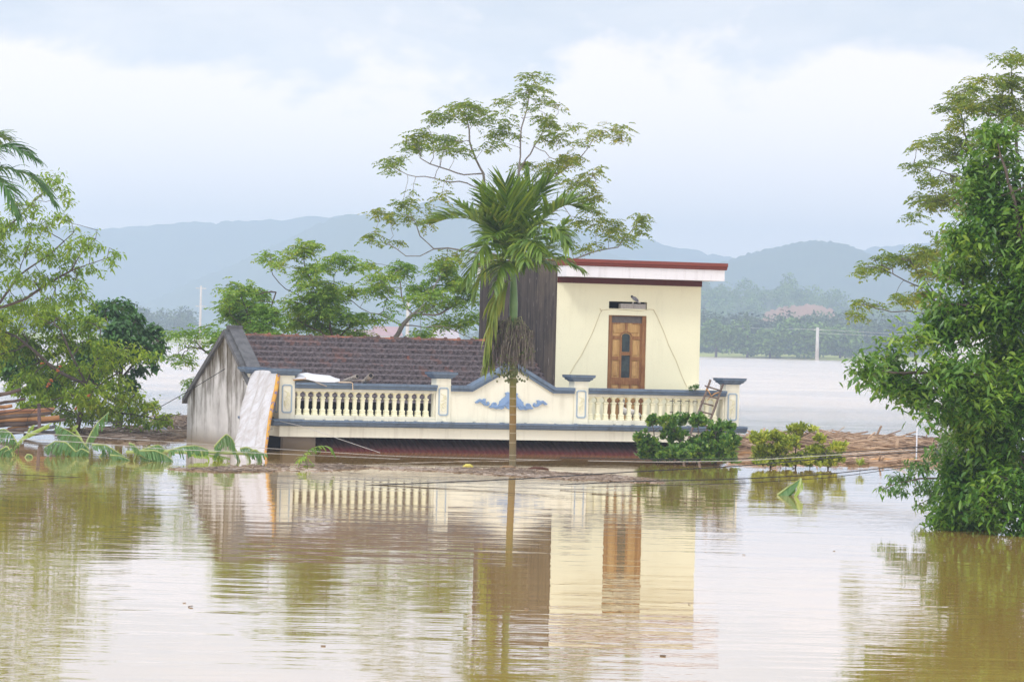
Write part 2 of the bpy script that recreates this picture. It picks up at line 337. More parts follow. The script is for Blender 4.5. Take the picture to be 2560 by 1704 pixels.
# ------------------------------------------------------------------ foliage tools
def leaf_quads(P, D, Ln, Wd, hint=None, droop=.15):
    """diamond leaves: arrays P (N,3) base, D direction, lengths, widths"""
    n = len(P); h = nrm(RNG.normal(size=(n, 3))*.55+np.array((0, 0, 1.))) if hint is None else hint
    D = nrm(D); sdir = nrm(np.cross(D, h)); Ln = np.broadcast_to(Ln, (n,))[:, None]; Wd = np.broadcast_to(Wd, (n,))[:, None]
    dz = np.zeros((n, 3)); dz[:, 2] = -1
    V = np.stack([P, P+D*Ln*.45+sdir*Wd/2, P+D*Ln+dz*Ln*droop, P+D*Ln*.45-sdir*Wd/2], 1).reshape(-1, 3)
    return V, np.arange(n*4).reshape(n, 4)
def leaf_bent(P, D, Ln, Wd, droop=.35, fold=.12):
    n = len(P); h = nrm(RNG.normal(size=(n, 3))*.5+np.array((0, 0, 1.)))
    D = nrm(D); s = nrm(np.cross(D, h)); up = np.cross(s, D); Ln = np.broadcast_to(Ln, (n,))[:, None]; Wd = np.broadcast_to(Wd, (n,))[:, None]
    g = np.array((0, 0, -1.))
    m1 = P+D*Ln*.33+g*Ln*droop*.08; m2 = P+D*Ln*.68+g*Ln*droop*.42; tp = P+D*Ln*.93+g*Ln*droop
    V = np.stack([P, m1+s*Wd*.5+up*Wd*fold, m2+s*Wd*.42+up*Wd*fold, tp, m2-s*Wd*.42+up*Wd*fold, m1-s*Wd*.5+up*Wd*fold, m1, m2], 1).reshape(-1, 3)
    o = np.arange(n)[:, None]*8
    q = np.concatenate([o+np.array([[6, 1, 2, 7]]), o+np.array([[5, 6, 7, 4]])])
    t = np.concatenate([o+np.array([[0, 1, 6]]), o+np.array([[0, 6, 5]]), o+np.array([[2, 3, 7]]), o+np.array([[7, 3, 4]])])
    return V, q, t
def colonize(att, chains, D, dk, iters=140, bias=(0, 0, .12), jit=.25):
    """space colonisation: limbs given as chains grow twigs towards the attractors"""
    nodes = []; par = []
    for ch in chains:
        prev = -1
        for i, p in enumerate(ch):
            p = np.array(p, float)
            if prev < 0:
                if nodes:
                    d = np.linalg.norm(np.array(nodes)-p, axis=1); prev = int(d.argmin())
                    if d[prev] < D*.6: continue
                else: nodes.append(p); par.append(-1); prev = 0; continue
            a = nodes[prev]; dist = np.linalg.norm(p-a); k = max(1, int(dist/D))
            for q in range(1, k+1):
                w = a+(p-a)*q/k+(RNG.normal(size=3)*D*.09 if q < k else 0)
                nodes.append(w); par.append(prev); prev = len(nodes)-1
    att = np.array(att); nd = np.array(nodes)
    dd = np.linalg.norm(att[:, None]-nd[None], axis=2); near = dd.argmin(1); dist = dd.min(1); alive = np.ones(len(att), bool)
    bias = np.array(bias); seen = set()
    for it in range(iters):
        alive &= dist > dk
        idx = np.nonzero(alive)[0]
        if not len(idx): break
        tg = near[idx]; u = np.unique(tg); new = []
        for a in u:
            sel = idx[tg == a]; d = nrm(att[sel]-nodes[a]).mean(0)+bias+RNG.normal(size=3)*jit*.5
            nl = np.linalg.norm(d)
            if nl < .15: d = nrm(att[sel[0]]-nodes[a])
            p = nodes[a]+D*d/np.linalg.norm(d)
            key = (a, tuple(np.round(p/D*2).astype(int)))
            if key in seen: p = nodes[a]+D*nrm(att[sel[0]]-nodes[a]); 
            seen.add(key); new.append((p, int(a)))
        for p, a in new:
            nodes.append(p); par.append(a); q = len(nodes)-1
            d = np.linalg.norm(att-p, axis=1); m = d < dist; dist[m] = d[m]; near[m] = q
        if len(nodes) > 9000: break
    return np.array(nodes), np.array(par)
def wood_mesh(nodes, par, r0, rtrunk, sides=5):
    n = len(nodes); r = np.zeros(n); nch = np.zeros(n, int)
    for i in range(n-1, 0, -1):
        if nch[i] == 0: r[i] = r0**2.3
        r[par[i]] += r[i]; nch[par[i]] += 1
    if nch[0] == 0: r[0] = r0**2.3
    r = r**(1/2.3); k = rtrunk/r[0]
    r = np.maximum(r*(1+(k-1)*np.clip((r-r0)/(r[0]-r0+1e-9), 0, 1)), r0)
    V = []; Fq = []; ang = np.arange(sides)*2*math.pi/sides
    for i in range(1, n):
        a, b = nodes[par[i]], nodes[i]; d = b-a; l = np.linalg.norm(d)
        if l < 1e-6: continue
        d = d/l; x = np.cross(d, (0, 0, 1.)) if abs(d[2]) < .95 else np.cross(d, (0, 1., 0)); x /= np.linalg.norm(x); y = np.cross(x, d)
        c = np.cos(ang)[:, None]*x+np.sin(ang)[:, None]*y; o = len(V)*sides
        ra = min(r[par[i]], r[i]*1.25)
        V.append(a+c*ra); V.append(b+d*r[i]*.3+c*r[i])
        k = np.arange(sides); Fq.append(np.stack([o+k, o+(k+1) % sides, o+sides+(k+1) % sides, o+sides+k], 1))
    return np.concatenate(V), np.concatenate(Fq), r, nch
def pinnate(C, D, Ln, pairs=5, ll=.075, lw=.028, droop=.35):
    """feather leaves: each gets pairs of leaflets along a drooping stalk"""
    n = len(C); D = nrm(D); side = nrm(np.cross(D, np.array((0, 0, 1.))+RNG.normal(size=(n, 3))*.25))
    P = []; Q = []; Ls = []
    for j in range(pairs):
        t = (j+.8)/pairs; base = C+D*Ln*t; base[:, 2] -= Ln*droop*t*t
        for s in (-1, 1):
            P.append(base); d = D*.55+side*s; d = d+RNG.normal(size=(n, 3))*.12; d[:, 2] -= .35; Q.append(d); Ls.append(np.full(n, ll*(1.1-.5*abs(t-.5))))
    t = 1.; base = C+D*Ln; base[:, 2] -= Ln*droop; P.append(base); Q.append(D+np.array((0, 0, -.5))); Ls.append(np.full(n, ll))
    P = np.concatenate(P); Q = np.concatenate(Q); Ls = np.concatenate(Ls)*RNG.uniform(.75, 1.2, len(P))
    return leaf_quads(P, Q, Ls, lw, droop=.12)
def clusters(cl, Y, dens, depth=1.0, zmin=.05):
    """photo-space clumps become ellipsoids of real depth around distance Y"""
    out = []
    for c in cl:
        px, py, rx, ry = c[:4]; dy = c[4] if len(c) > 4 else RNG.uniform(-1, 1)*depth
        P = W(px, py, Y+dy); k = (Y+dy)/F; n = max(3, int(dens*rx*ry/400))
        a = nrm(RNG.normal(size=(n, 3)))*RNG.uniform(.25, 1, (n, 1))**.5
        a = P+a*np.array((rx*k, max(rx, ry)*k*.9, ry*k)); a[:, 2] = np.where(a[:, 2] < zmin, zmin+RNG.uniform(0, .1, n), a[:, 2]); out.append(a)
    return np.concatenate(out)
def chain(pts, Y):
    return [W(p[0], p[1], Y+(p[2] if len(p) > 2 else 0)) for p in pts]
def tree(name, label, cat, Y, base, cl, limbs, dens, style, leaf, bark, D=.22, r0=.008, rt=.12, depth=1.2, group=None, zmin=.05, dk=None, trunkname='trunk', gap=None):
    att = clusters(cl, Y, dens, depth, zmin)
    if gap:                                # uneven crown: thinner where a slow wave dips
        q = att/gap[0]; g_ = np.sin(q[:, 0]*2.1+q[:, 2]*1.3)+np.sin(q[:, 1]*2.7-q[:, 2]*1.9+1)+np.sin(q[:, 2]*3.1+q[:, 0]*1.7-q[:, 1]+2)
        att = att[(g_ > gap[1]) | (RNG.random(len(att)) < .12)]
    nodes, par = colonize(att, [chain(l, Y) for l in limbs], D, dk or D*1.05)
    V, Fq, r, nch = wood_mesh(nodes, par, r0, rt)
    b = W(*base, Y); root = empty(name, (b[0], b[1], 0)); tag(root, label, cat, group)
    loc = np.array((b[0], b[1], 0))
    link(trunkname, mesh_np(trunkname, V-loc, [Fq]), bark, root, True)
    tips = np.nonzero((nch == 0))[0]; thin = np.nonzero((nch == 1) & (r < r0*1.7))[0]
    P = np.concatenate([nodes[tips], att[RNG.random(len(att)) < style.get('att', .35)], nodes[thin][RNG.random(len(thin)) < style.get('thin', .3)]])
    k = style['k']; n = len(P); C = np.repeat(P, k, 0); az = RNG.uniform(0, 2*math.pi, n*k); el = RNG.uniform(*style['el'], n*k)
    Dr = np.stack([np.cos(az)*np.cos(el), np.sin(az)*np.cos(el), np.sin(el)], 1)
    C = C+RNG.normal(size=C.shape)*style.get('spread', .03)
    C[:, 2] = np.maximum(C[:, 2], .03)
    if style['t'] == 'pinnate':
        V, q = pinnate(C, Dr, style['L']*RNG.uniform(.7, 1.2, (len(C), 1))[:, :1].mean(), style['pairs'], style['ll'], style['lw'], style.get('droop', .35)); fs = [q]
    elif style['t'] == 'bent':
        V, q, t3 = leaf_bent(C, Dr, style['ll']*RNG.uniform(.45, 1.45, len(C)), style['lw']*RNG.uniform(.65, 1.25, len(C)), style.get('droop', .35)); fs = [q, t3]
    else:
        V, q = leaf_quads(C, Dr, style['ll']*RNG.uniform(.6, 1.25, len(C)), style['lw'], droop=style.get('droop', .2)); fs = [q]
    link('crown', mesh_np('crown', V-loc, fs), leaf, root)
    return root

# ------------------------------------------------------------------ the house (local frame: x along the front, y back, z up)
TH = R(20.5); HX, HY = -4.921, 83.2
house = empty('flooded_house', (HX, HY, 0), TH)
tag(house, 'cream house sunk in the flood with tiled roof, blue trimmed balcony and upper room', 'house')
cT, sT = math.cos(TH), math.sin(TH)
def HL(u, v, z): return np.array((HX+u*cT-v*sT, HY+u*sT+v*cT, z))
UE = 10.68
PIL = [(0, .34), (3.54, 3.87), (6.74, 7.07), (10.35, 10.68)]
# balcony slab: fascia, band
MB().box(.02, UE-.06, 0, 2.19, .30, .525).build('fascia', CREAM2, house)
b = MB()
prof = [(-.02, .525), (-.10, .545), (-.13, .575), (-.13, .60), (-.17, .625), (-.17, .665), (0, .675), (.3, .677), (.3, .525)]
def band_run(b, x0, x1, prof, ext): b.prism_yz(prof, x0-ext, x1+ext)
band_run(b, 0, UE, prof, .15)
b.prism_xz([(-x, z) for x, z in [(0.02, .525), (.10, .545), (.13, .575), (.13, .60), (.17, .625), (.17, .665), (0, .675)]], .31, 2.5)
for p0, p1 in PIL[1:3]: b.prism_yz([(y-.02 if y < 0 else y, z+(.004 if z > .53 else 0)) for y, z in prof[:-2]]+[(0, .528)], p0-.04, p1+.04)
b.build('band_moulding', BLUE, house)
MB().box(.03, UE-.03, .30, 2.19, .60, .70).build('balcony_floor', COPING, house)
# parapet
par = house
for a0, a1 in ((PIL[0][1], PIL[1][0]), (PIL[2][1], PIL[3][0])):
    MB().box(a0, a1, .04, .24, .676, .765).build('bottom_rail', CREAM2, par); MB().box(a0, a1, .05, .23, 1.27, 1.33).build('top_rail', CREAM2, par)
cop = [(-.01, 1.33), (-.05, 1.35), (-.05, 1.39), (-.09, 1.41), (-.09, 1.46), (.33, 1.46), (.33, 1.41), (.27, 1.33)]
for a0, a1 in ((PIL[0][1], PIL[1][0]), (PIL[2][1], PIL[3][0])): MB().prism_yz(cop, a0, a1).build('coping', BLUE, par)
# arches between balusters are part of the top rail
bal = MB().lathe([(.060, 0), (.060, .03), (.046, .05), (.054, .07), (.044, .085), (.052, .10), (.052, .125), (.033, .14), (.038, .27), (.042, .335), (.036, .35), (.054, .36), (.054, .385), (.030, .40), (.023, .43), (.030, .46), (.060, .495), (.088, .51)], 4)
bo = None
def baluster(u, v):
    global bo
    if bo is None: bo = bal.build('baluster', CREAM, par)
    else: n = bo.copy(); S.collection.objects.link(n); bo = n
    bo.location = (u, v, .763)
for i in range(17): baluster(.471+(3.352-.471)*i/16, .14)
for i in range(17): baluster(7.163+(10.138-7.163)*i/16, .14)
for x in (.345, 3.535, 7.075, 10.345):
    s = .03 if x in (.345, 7.075) else -.03; MB().box(min(x, x+s), max(x, x+s), .06, .22, .766, 1.268).build('end_pilaster', CREAM2, par)

def pillar(p0, p1, y0=0, side=False):
    q = MB().box(p0, p1, y0, y0+.34, .677, 1.60).box(p0-.008, p1+.008, y0-.008, y0+.348, 1.452, 1.472)
    po = q.build('pillar', CREAM2, par)
    MB().lathe([((p1-p0)/2+.02, 1.60), ((p1-p0)/2+.035, 1.625), ((p1-p0)/2+.075, 1.64), ((p1-p0)/2+.08, 1.67), ((p1-p0)/2+.115, 1.69), ((p1-p0)/2+.12, 1.735), ((p1-p0)/2+.13, 1.742)], 4, ((p0+p1)/2, y0+.17)).build('cap', BLUE, po)
    cx = (p0+p1)/2; w_, z0, z1, ch = .115, .80, 1.41, .035
    def ring(w, z0, z1, ch): return [(-w+ch, z0), (w-ch, z0), (w, z0+ch), (w, z1-ch), (w-ch, z1), (-w+ch, z1), (-w, z1-ch), (-w, z0+ch)]
    def frame(put):
        o = ring(w_, z0, z1, ch); i_ = ring(w_-.026, z0+.028, z1-.028, ch*.8); n = 8; V = []; Fc = []
        for d in (0, .012):
            V += [put(x, z, d) for x, z in o]+[put(x, z, d) for x, z in i_]
        for k in range(8):
            k2 = (k+1) % 8; Fc += [(16+k, 16+k2, 24+k2, 24+k), (k, k2, 16+k2, 16+k), (8+k2, 8+k, 24+k, 24+k2)]
        return V, Fc
    V, Fc = frame(lambda x, z, d: (cx+x, y0-.002-d, z)); MB().add(V, Fc).build('panel_frame', LBLUE, po)
    rb = MB(); rg = random.Random(3)
    rb.tube([(cx+.055*math.cos(t)*1.05, y0-.004, 1.07+.17*math.sin(t)) for t in np.linspace(math.pi, 2*math.pi, 9)], .008, 5)
    for k in range(26):
        x, z = rg.uniform(-.05, .05), .96+.32*k/26; a = rg.uniform(0, 3.1); l = rg.uniform(.015, .03)
        rb.tube([(cx+x-l*math.cos(a), y0-.003, z-l*math.sin(a)*.6), (cx+x, y0-.010, z+.008), (cx+x+l*math.cos(a), y0-.003, z+l*math.sin(a)*.6)], .007, 5)
    rb.build('relief', CREAM, po)
    if side:
        V, Fc = frame(lambda x, z, d: (p0-.002-d, y0+.17+x, z)); MB().add(V, [f[::-1] for f in Fc]).build('panel_frame', LBLUE, po)
for i, (p0, p1) in enumerate(PIL): pillar(p0, p1, 0, i == 0)
pillar(0, .34, 2.33)
# side rail running back to the gable wall
MB().box(.08, .26, .345, 2.32, .677, 1.33).build('side_rail', CREAM2, par)
MB().prism_xz([(.03, 1.33), (.31, 1.33), (.35, 1.41), (.35, 1.46), (-.01, 1.46), (-.01, 1.41)], .345, 2.32).build('side_coping', BLUE, par)
MB().box(10.42, 10.60, .345, 2.19, .677, 1.33).prism_xz([(10.37, 1.335), (10.65, 1.335), (10.69, 1.41), (10.69, 1.46), (10.33, 1.46), (10.33, 1.41)], .345, 2.19).build('side_rail', CREAM2, par)
# pediment between the middle pillars
PM = (3.87+6.74)/2; s0, s1, pz = 4.33, 6.28, 1.99
MB().prism_xz([(3.872, .676), (6.738, .676), (6.738, 1.34), (s1, 1.34), (PM, pz-.13), (s0, 1.34), (3.872, 1.34)], .03, .25).build('pediment', CREAM2, house)
b = MB()
for y0, y1, lo, hi in ((-.07, .30, .06, .13), (-.03, .27, 0, .06)):
    lowr = [(3.872, 1.33+lo), (s0+.03-lo*.3, 1.33+lo), (PM, pz-.13+lo*1.05), (s1-.03+lo*.3, 1.33+lo), (6.738, 1.33+lo)]
    upr = [(3.872, 1.33+hi), (s0+.03-hi*.3, 1.33+hi), (PM, pz-.13+hi*1.05), (s1-.03+hi*.3, 1.33+hi), (6.738, 1.33+hi)]
    for k in range(4): b.prism_xz([lowr[k], lowr[k+1], upr[k+1], upr[k]], y0, y1)
b.build('coping', BLUE, house)
# flaking paint and mortar crumbs along the top of the band
rg_ = random.Random(8); b = MB()
for k in range(150):
    x = rg_.uniform(.36, 10.3); l = rg_.uniform(.03, .16); b.box(x, x+l, rg_.uniform(-.165, -.12), rg_.uniform(-.06, .0), .6665, .6665+rg_.uniform(.006, .028))
tag(b.build('mortar_crumb', CREAM2, house), kind='stuff')
# ornament
def orn(pts, z0=0): return [(4.283+(x-0)/11.78/111.2*1.07+.075, 1.72-(y)/11.78/111.2) for x, y in pts]
cen = [(560, 930), (620, 905), (650, 840), (690, 800), (750, 800), (785, 835), (780, 875), (830, 880), (860, 830), (862, 765), (900, 745), (940, 690), (1010, 645), (1045, 600), (1040, 560), (1010, 535), (1090, 500), (1150, 515)]
cenb = [(1150, 990), (1080, 960), (1015, 890), (990, 960), (930, 995), (850, 975), (780, 992), (700, 960), (620, 965)]
half = cen+[(1200, 480), (1200, 1000)]+cenb
cur = [(170, 810), (240, 750), (300, 710), (370, 735), (420, 700), (480, 710), (460, 760), (475, 835), (515, 850), (510, 800), (545, 780), (580, 820), (575, 870), (520, 905), (440, 890), (370, 830), (300, 790), (250, 835), (200, 835)]
def mir(p): return [(2400-x, y+12) for x, y in p][::-1]
oc = orn([(1200, 0)])[0][0]
def shift(p): return [(x-oc+PM-.03, z) for x, z in p]
b = MB()
for p in (half, mir(half), cur, mir(cur)):
    q = shift(orn(p)); b.prism_xz(q[::-1], -.012, .032)
for p in ([(640, 930), (760, 930), (850, 880), (930, 870), (1060, 880), (1150, 870)], [(700, 960), (820, 945), (900, 890), (1000, 850), (1060, 790), (1100, 745), (1130, 790), (1080, 815)], [(690, 880), (700, 830), (745, 825), (750, 870)], [(880, 930), (930, 900), (975, 940), (930, 970)], [(240, 790), (330, 745), (420, 790), (470, 870), (540, 880), (560, 830)]):
    for q in (p, mir(p)):
        b.tube([(x, -.016, z) for x, z in shift(orn(q))], .010, 5)
b.build('ornament', ORNB, house)
# gable wall with verges
GV0, GV1, GA = 2.45, 7.15, 4.15; ZR, ZE0, ZE1 = 2.46, 1.50, .98
MB().prism_yz([(GV0, -1.5), (GV1, -1.5), (GV1, ZE1), (GA, ZR-.02), (GV0, ZE0)], .0, .18).build('gable_wall', gable_mat(), house)
b = MB()
def verge(b, y0, z0, y1, z1, x0, x1, lo, hi): b.prism_yz([(y0, z0+lo), (y1, z1+lo), (y1, z1+hi), (y0, z0+hi)], x0, x1)
sl0 = (ZR-ZE0)/(GA-GV0); sl1 = (ZR-ZE1)/(GV1-GA)
verge(b, GV0-.9, ZE0-.9*sl0, GA, ZR, -.06, .26, -.03, .09); verge(b, GA, ZR, GV1+.25, ZE1-.25*sl1, -.06, .26, -.03, .09)
verge(b, GV0-.85, ZE0-.85*sl0+.092, GA, ZR+.092, .05, .36, 0, .07); verge(b, GA, ZR+.092, GV1+.2, ZE1-.2*sl1+.092, .05, .36, 0, .07)
b.box(.03, .36, GA-.09, GA+.09, ZR+.06, ZR+.185)
b.build('verge_coping', COPING, house)
# tiled slopes, each in its own frame (x along, y up the slope, z out)
TILE = tile_mat()
def slope(u0, u1, vE, zE, vR, zR_, name):
    Ls = math.hypot(vR-vE, zR_-zE); rows = int(Ls/.235)+1; V = []; nx = int((u1-u0)/.034)+1
    xs = np.linspace(0, u1-u0, nx); lev = []
    for r in range(rows):
        for t in (0.0, .12, .5, .999): 
            y = min(r*.235+t*.235, Ls); lev.append((y, .078*(1-t)+.003*(t == 0), t, r))
    for y, h, t, r in lev:
        ph = (xs/.205) % 1; prof = .014*np.exp(-((ph-.12)/.07)**2)+.012*np.exp(-((ph-.62)/.12)**2)-.006*np.exp(-((ph-.36)/.08)**2)
        jit = np.array([math.sin(i*12.9898+r*78.233)*.004 for i in np.floor(xs/.205)])
        wav = np.where(np.full(nx, t < .05), -.018*np.sin(ph*math.pi*2), 0)
        for k in range(nx): V.append((xs[k], y+wav[k], h+prof[k]+jit[k]))
    n = len(lev); f = np.array([(j*nx+i, j*nx+i+1, (j+1)*nx+i+1, (j+1)*nx+i) for j in range(n-1) for i in range(nx-1)])
    o = link(name, mesh_np(name, V, [f]), TILE, house); 
    d = Vector((0, vR-vE, zR_-zE)).normalized(); x = Vector((1, 0, 0)) if vR > vE else Vector((-1, 0, 0)); z = x.cross(d)
    M = Matrix((x, d, z)).transposed().to_4x4(); M.translation = Vector((u0 if vR > vE else u1, vE, zE)); o.matrix_local = M
    return o
RZ = 2.40
roof = slope(.27, 7.10, 1.60, RZ-sl0*(GA-1.60), GA, RZ, 'roof')
slope(.27, 7.10, 7.4, RZ-sl1*(7.4-GA), GA, RZ, 'roof')
b = MB()
for k in range(21):
    x0 = .36+k*.322; n = 8; r1, r2 = .085, .105; V = []; zc = RZ-.02+.008*math.sin(k*2.3)
    for x, r in ((x0, r1), (x0+.30, r1+.006), (x0+.30, r2+.012), (x0+.345, r2+.012)):
        V += [(x, GA+r*math.cos(math.pi*j/n), zc+r*math.sin(math.pi*j/n)) for j in range(n+1)]
    fs = [(i*(n+1)+j, (i+1)*(n+1)+j, (i+1)*(n+1)+j+1, i*(n+1)+j+1) for i in range(3) for j in range(n)]
    fs += [tuple(range(n+1)), tuple(range(4*(n+1)-1, 3*(n+1)-1, -1))]
    b.add(V, fs)
b.build('ridge_tile', RIDGE, house)
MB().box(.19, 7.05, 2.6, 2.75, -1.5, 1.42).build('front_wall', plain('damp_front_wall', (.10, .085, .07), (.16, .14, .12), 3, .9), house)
MB().box(.30, 7.0, 1.66, 1.78, .70, .93).build('eave_shade_board', DARK, house)  # near-black board added to stand in for the shade below the eave
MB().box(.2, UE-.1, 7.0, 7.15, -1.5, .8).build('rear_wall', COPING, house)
# upper room
TU0, TU1, TV0, TV1 = 7.10, 10.64, 2.20, 7.15; DZ0, DZ1, DU0, DU1 = .70, 3.09, 8.39, 9.32; VU0, VU1, VZ0, VZ1 = 8.41, 9.32, 3.24, 3.40
TZ = 3.92
b = MB()
T = .18
b.box(TU0+.03, DU0, TV0, TV0+T, -1.5, TZ); b.box(DU1, TU1, TV0, TV0+T, -1.5, TZ)
b.box(DU0, DU1, TV0, TV0+T, -1.5, DZ0); b.box(DU0, DU1, TV0, TV0+T, DZ1, VZ0); b.box(DU0, DU1, TV0, TV0+T, VZ1, TZ)
b.build('room_front_wall', CREAM, house)
MB().box(TU0-.012, TU0+.028, TV0+.002, TV1, .3, TZ+.36).box(TU0+.029, TU0+T, TV0+T, TV1, -1.5, TZ-.002).build('room_side_wall', towerside_mat(), house)
MB().box(TU1-T, TU1-.002, TV0+T, TV1, -1.5, TZ-.002).box(TU0+T, TU1-T, TV1-T, TV1-.002, -1.5, TZ-.002).build('room_rear_wall', COPING, house)
MB().box(TU0+T, TU1-T, TV0+T+1.2, TV0+T+1.3, .7, TZ-.01).build('room_partition', DARK, house)
MB().box(TU0+.03, TU1+.012, TV0-.025, TV0, 3.785, TZ-.002).build('wall_band', DKMAR, house)
SU0, SU1, SV0, SV1 = 7.13, 11.02, 1.62, 7.55
sl_ = MB().box(SU0, SU1-.04, SV0+.04, SV1-.04, TZ, TZ+.245).build('roof_slab', WHITE, house)
MB().prism_yz([(SV0+.03, TZ+.247), (SV0-.01, TZ+.27), (SV0-.01, TZ+.30), (SV0-.05, TZ+.33), (SV0-.05, TZ+.40), (SV1, TZ+.40), (SV1, TZ+.247)], SU0-.02, SU1).build('slab_moulding', MAROON, sl_)
# bricks in the vent
for k, (x0, x1) in enumerate(((8.68, 9.00), (9.01, 9.29))): MB().box(x0, x1, TV0+.01, TV0+.15, VZ0, VZ0+.115).build('brick', plain('grey_brick', (.30, .27, .24), (.42, .39, .36), 25, .9), house)
# door
door = MB().box(DU0, DU0+.09, TV0+.03, TV0+.14, DZ0, DZ1).box(DU1-.09, DU1, TV0+.03, TV0+.14, DZ0, DZ1).box(DU0+.09, DU1-.09, TV0+.03, TV0+.14, DZ1-.02, DZ1).build('door', DOORW, house)
MB().box(DU0+.09, DU1-.09, TV0+.07, TV0+.11, DZ1-.17, DZ1-.02).build('transom', plain('grey_transom_board', (.10, .085, .08), (.15, .13, .12), 12, .8), door)
MB().box(DU0+.09, DU1-.09, TV0+.085, TV0+.115, DZ0, DZ1-.17).build('leaf', DOORW2, door)
lw = DU1-DU0-.18; lx = DU0+.09; yb = TV0+.085
def X(f): return lx+lw*f
b = MB()
Zt = DZ1-.17
def dz(p): return 3.09-(p-789)/111.5*1.02        # heights off the door by photo rows
rows_ = [(dz(840), dz(788+16.5)), (dz(891), dz(848)), (dz(943), dz(900)), (dz(1000), dz(960)), (dz(1048), dz(1008))]
st_ = []
def stile(x0, x1, z0, z1, d=.022): b.box(x0, x1, yb-d, yb-.001, z0, z1)
stile(X(0), X(.05), DZ0, Zt); stile(X(.95), X(1), DZ0, Zt)
for za, zb in ((rows_[0][0]-.075, rows_[0][0]), (rows_[1][0]-.08, rows_[1][0]), (rows_[2][0]-.15, rows_[2][0]), (rows_[3][0]-.07, rows_[3][0]), (Zt-.03, Zt), (DZ0, DZ0+.06)):
    stile(X(.0501), X(.30), za, zb, .021); stile(X(.70), X(.9499), za, zb, .021)
stile(X(.30), X(.36), DZ0, rows_[0][0]-.02, .023); stile(X(.64), X(.70), DZ0, rows_[0][0]-.02, .023)
stile(X(.47), X(.53), dz(825), Zt, .022)
stile(X(.3601), X(.6399), dz(887), dz(880), .022); stile(X(.3601), X(.6399), dz(960), dz(943), .022); stile(X(.3601), X(.6399), dz(1012), dz(1003), .022)
arc = [(X(.5)+lw*.19*math.cos(a), dz(843)+.13*math.sin(a)) for a in np.linspace(0, math.pi, 12)]
b.tube([(x, yb-.012, z) for x, z in arc], .017, 6)
arc2 = [(X(.5)+lw*.135*math.cos(a), dz(838)+.07*math.sin(a)) for a in np.linspace(0, math.pi, 10)]
b.build('rails', DOORW, door)
b = MB()
for (zl, zh) in rows_:
    for xa, xb in ((.09, .27), (.73, .91)):
        if zl == rows_[0][0]: xa, xb = (.09, .42) if xa < .5 else (.58, .91)
        zl2 = zl+(.06 if zl == rows_[0][0] else .02)
        b = MB().add([(X(xa), yb-.003, zl2), (X(xb), yb-.003, zl2), (X(xb), yb-.003, zh-.02), (X(xa), yb-.003, zh-.02), (X(xa+.04), yb-.016, zl2+.03), (X(xb-.04), yb-.016, zl2+.03), (X(xb-.04), yb-.016, zh-.05), (X(xa+.04), yb-.016, zh-.05)],
              [(0, 1, 5, 4), (1, 2, 6, 5), (2, 3, 7, 6), (3, 0, 4, 7), (4, 5, 6, 7)])
        b.build('door_panel', DOORW2, door)

GLASS, gt, gb = mat('dark_glass', (.02, .03, .035), .25, .25)
L(gt, mix(gt, ramp(gt, noise(gt, objc(gt), 9, 4, .6), [(.35, (0, 0, 0)), (.65, (1, 1, 1))]), (.012, .02, .026), (.04, .06, .06)), gb.inputs['Base Color'])
pan = [(X(.375), dz(879)), (X(.625), dz(879))]+[(X(.5)+lw*.125*math.cos(a), dz(840)+.055*math.sin(a)) for a in np.linspace(0, math.pi, 9)]
MB().prism_xz(pan, yb-.008, yb-.002).build('pane', GLASS, door)
MB().prism_xz([(X(.365), dz(943)), (X(.635), dz(943)), (X(.635), dz(888)), (X(.365), dz(888))], yb-.008, yb-.002).build('pane', GLASS, door)
# cable stapled over the door
cb = [W(1422, 940, 84), W(1448, 890, 84)]
def HP(px, py, v):                       # a pixel on the house plane at depth v -> house coordinates
    dx, dy = px-1280, py-852; a = (dx*c_+dy*s_)/F; bz = (dx*s_-dy*c_)/F
    Y = (v-HX*sT+HY*cT)/(cT-a*sT); Xw = a*Y
    return ((Xw-HX)*cT+(Y-HY)*sT, v, CH+bz*Y)
tv = TV0-.008
b = MB().tube([HP(x, y, tv) for x, y in ((1417, 948), (1435, 915), (1455, 885), (1482, 830), (1500, 784), (1505, 775), (1530, 772), (1560, 774), (1600, 777), (1625, 773), (1634, 774), (1645, 795), (1660, 830), (1672, 863), (1690, 900), (1705, 940), (1718, 968))], .006, 5)
b.tube([HP(1500, 771, tv), HP(1504, 778, tv)], .007, 4)
b.build('wall_cable', plain('painted_cable', (.55, .47, .30), (.62, .54, .36), 4, .7), house)
# barred screen leaning inside the right end of the balcony
b = MB()
for i in range(9): b.tube([(9.35+.1*i, .9, .72), (9.35+.1*i, .9, 1.32)], .008, 5)
for z in (.95, 1.2): b.tube([(9.3, .9, z), (10.2, .9, z)], .009, 5)
sc = b.build('lattice_screen', plain('rusty_bars', (.05, .04, .035), (.10, .07, .05), 9, .7), None); sc.location = (HX, HY, 0); sc.rotation_euler[2] = TH
sc.matrix_world = house.matrix_basis @ Matrix(); tag(sc, 'dark metal grille standing on the balcony behind the ladder', 'grille')
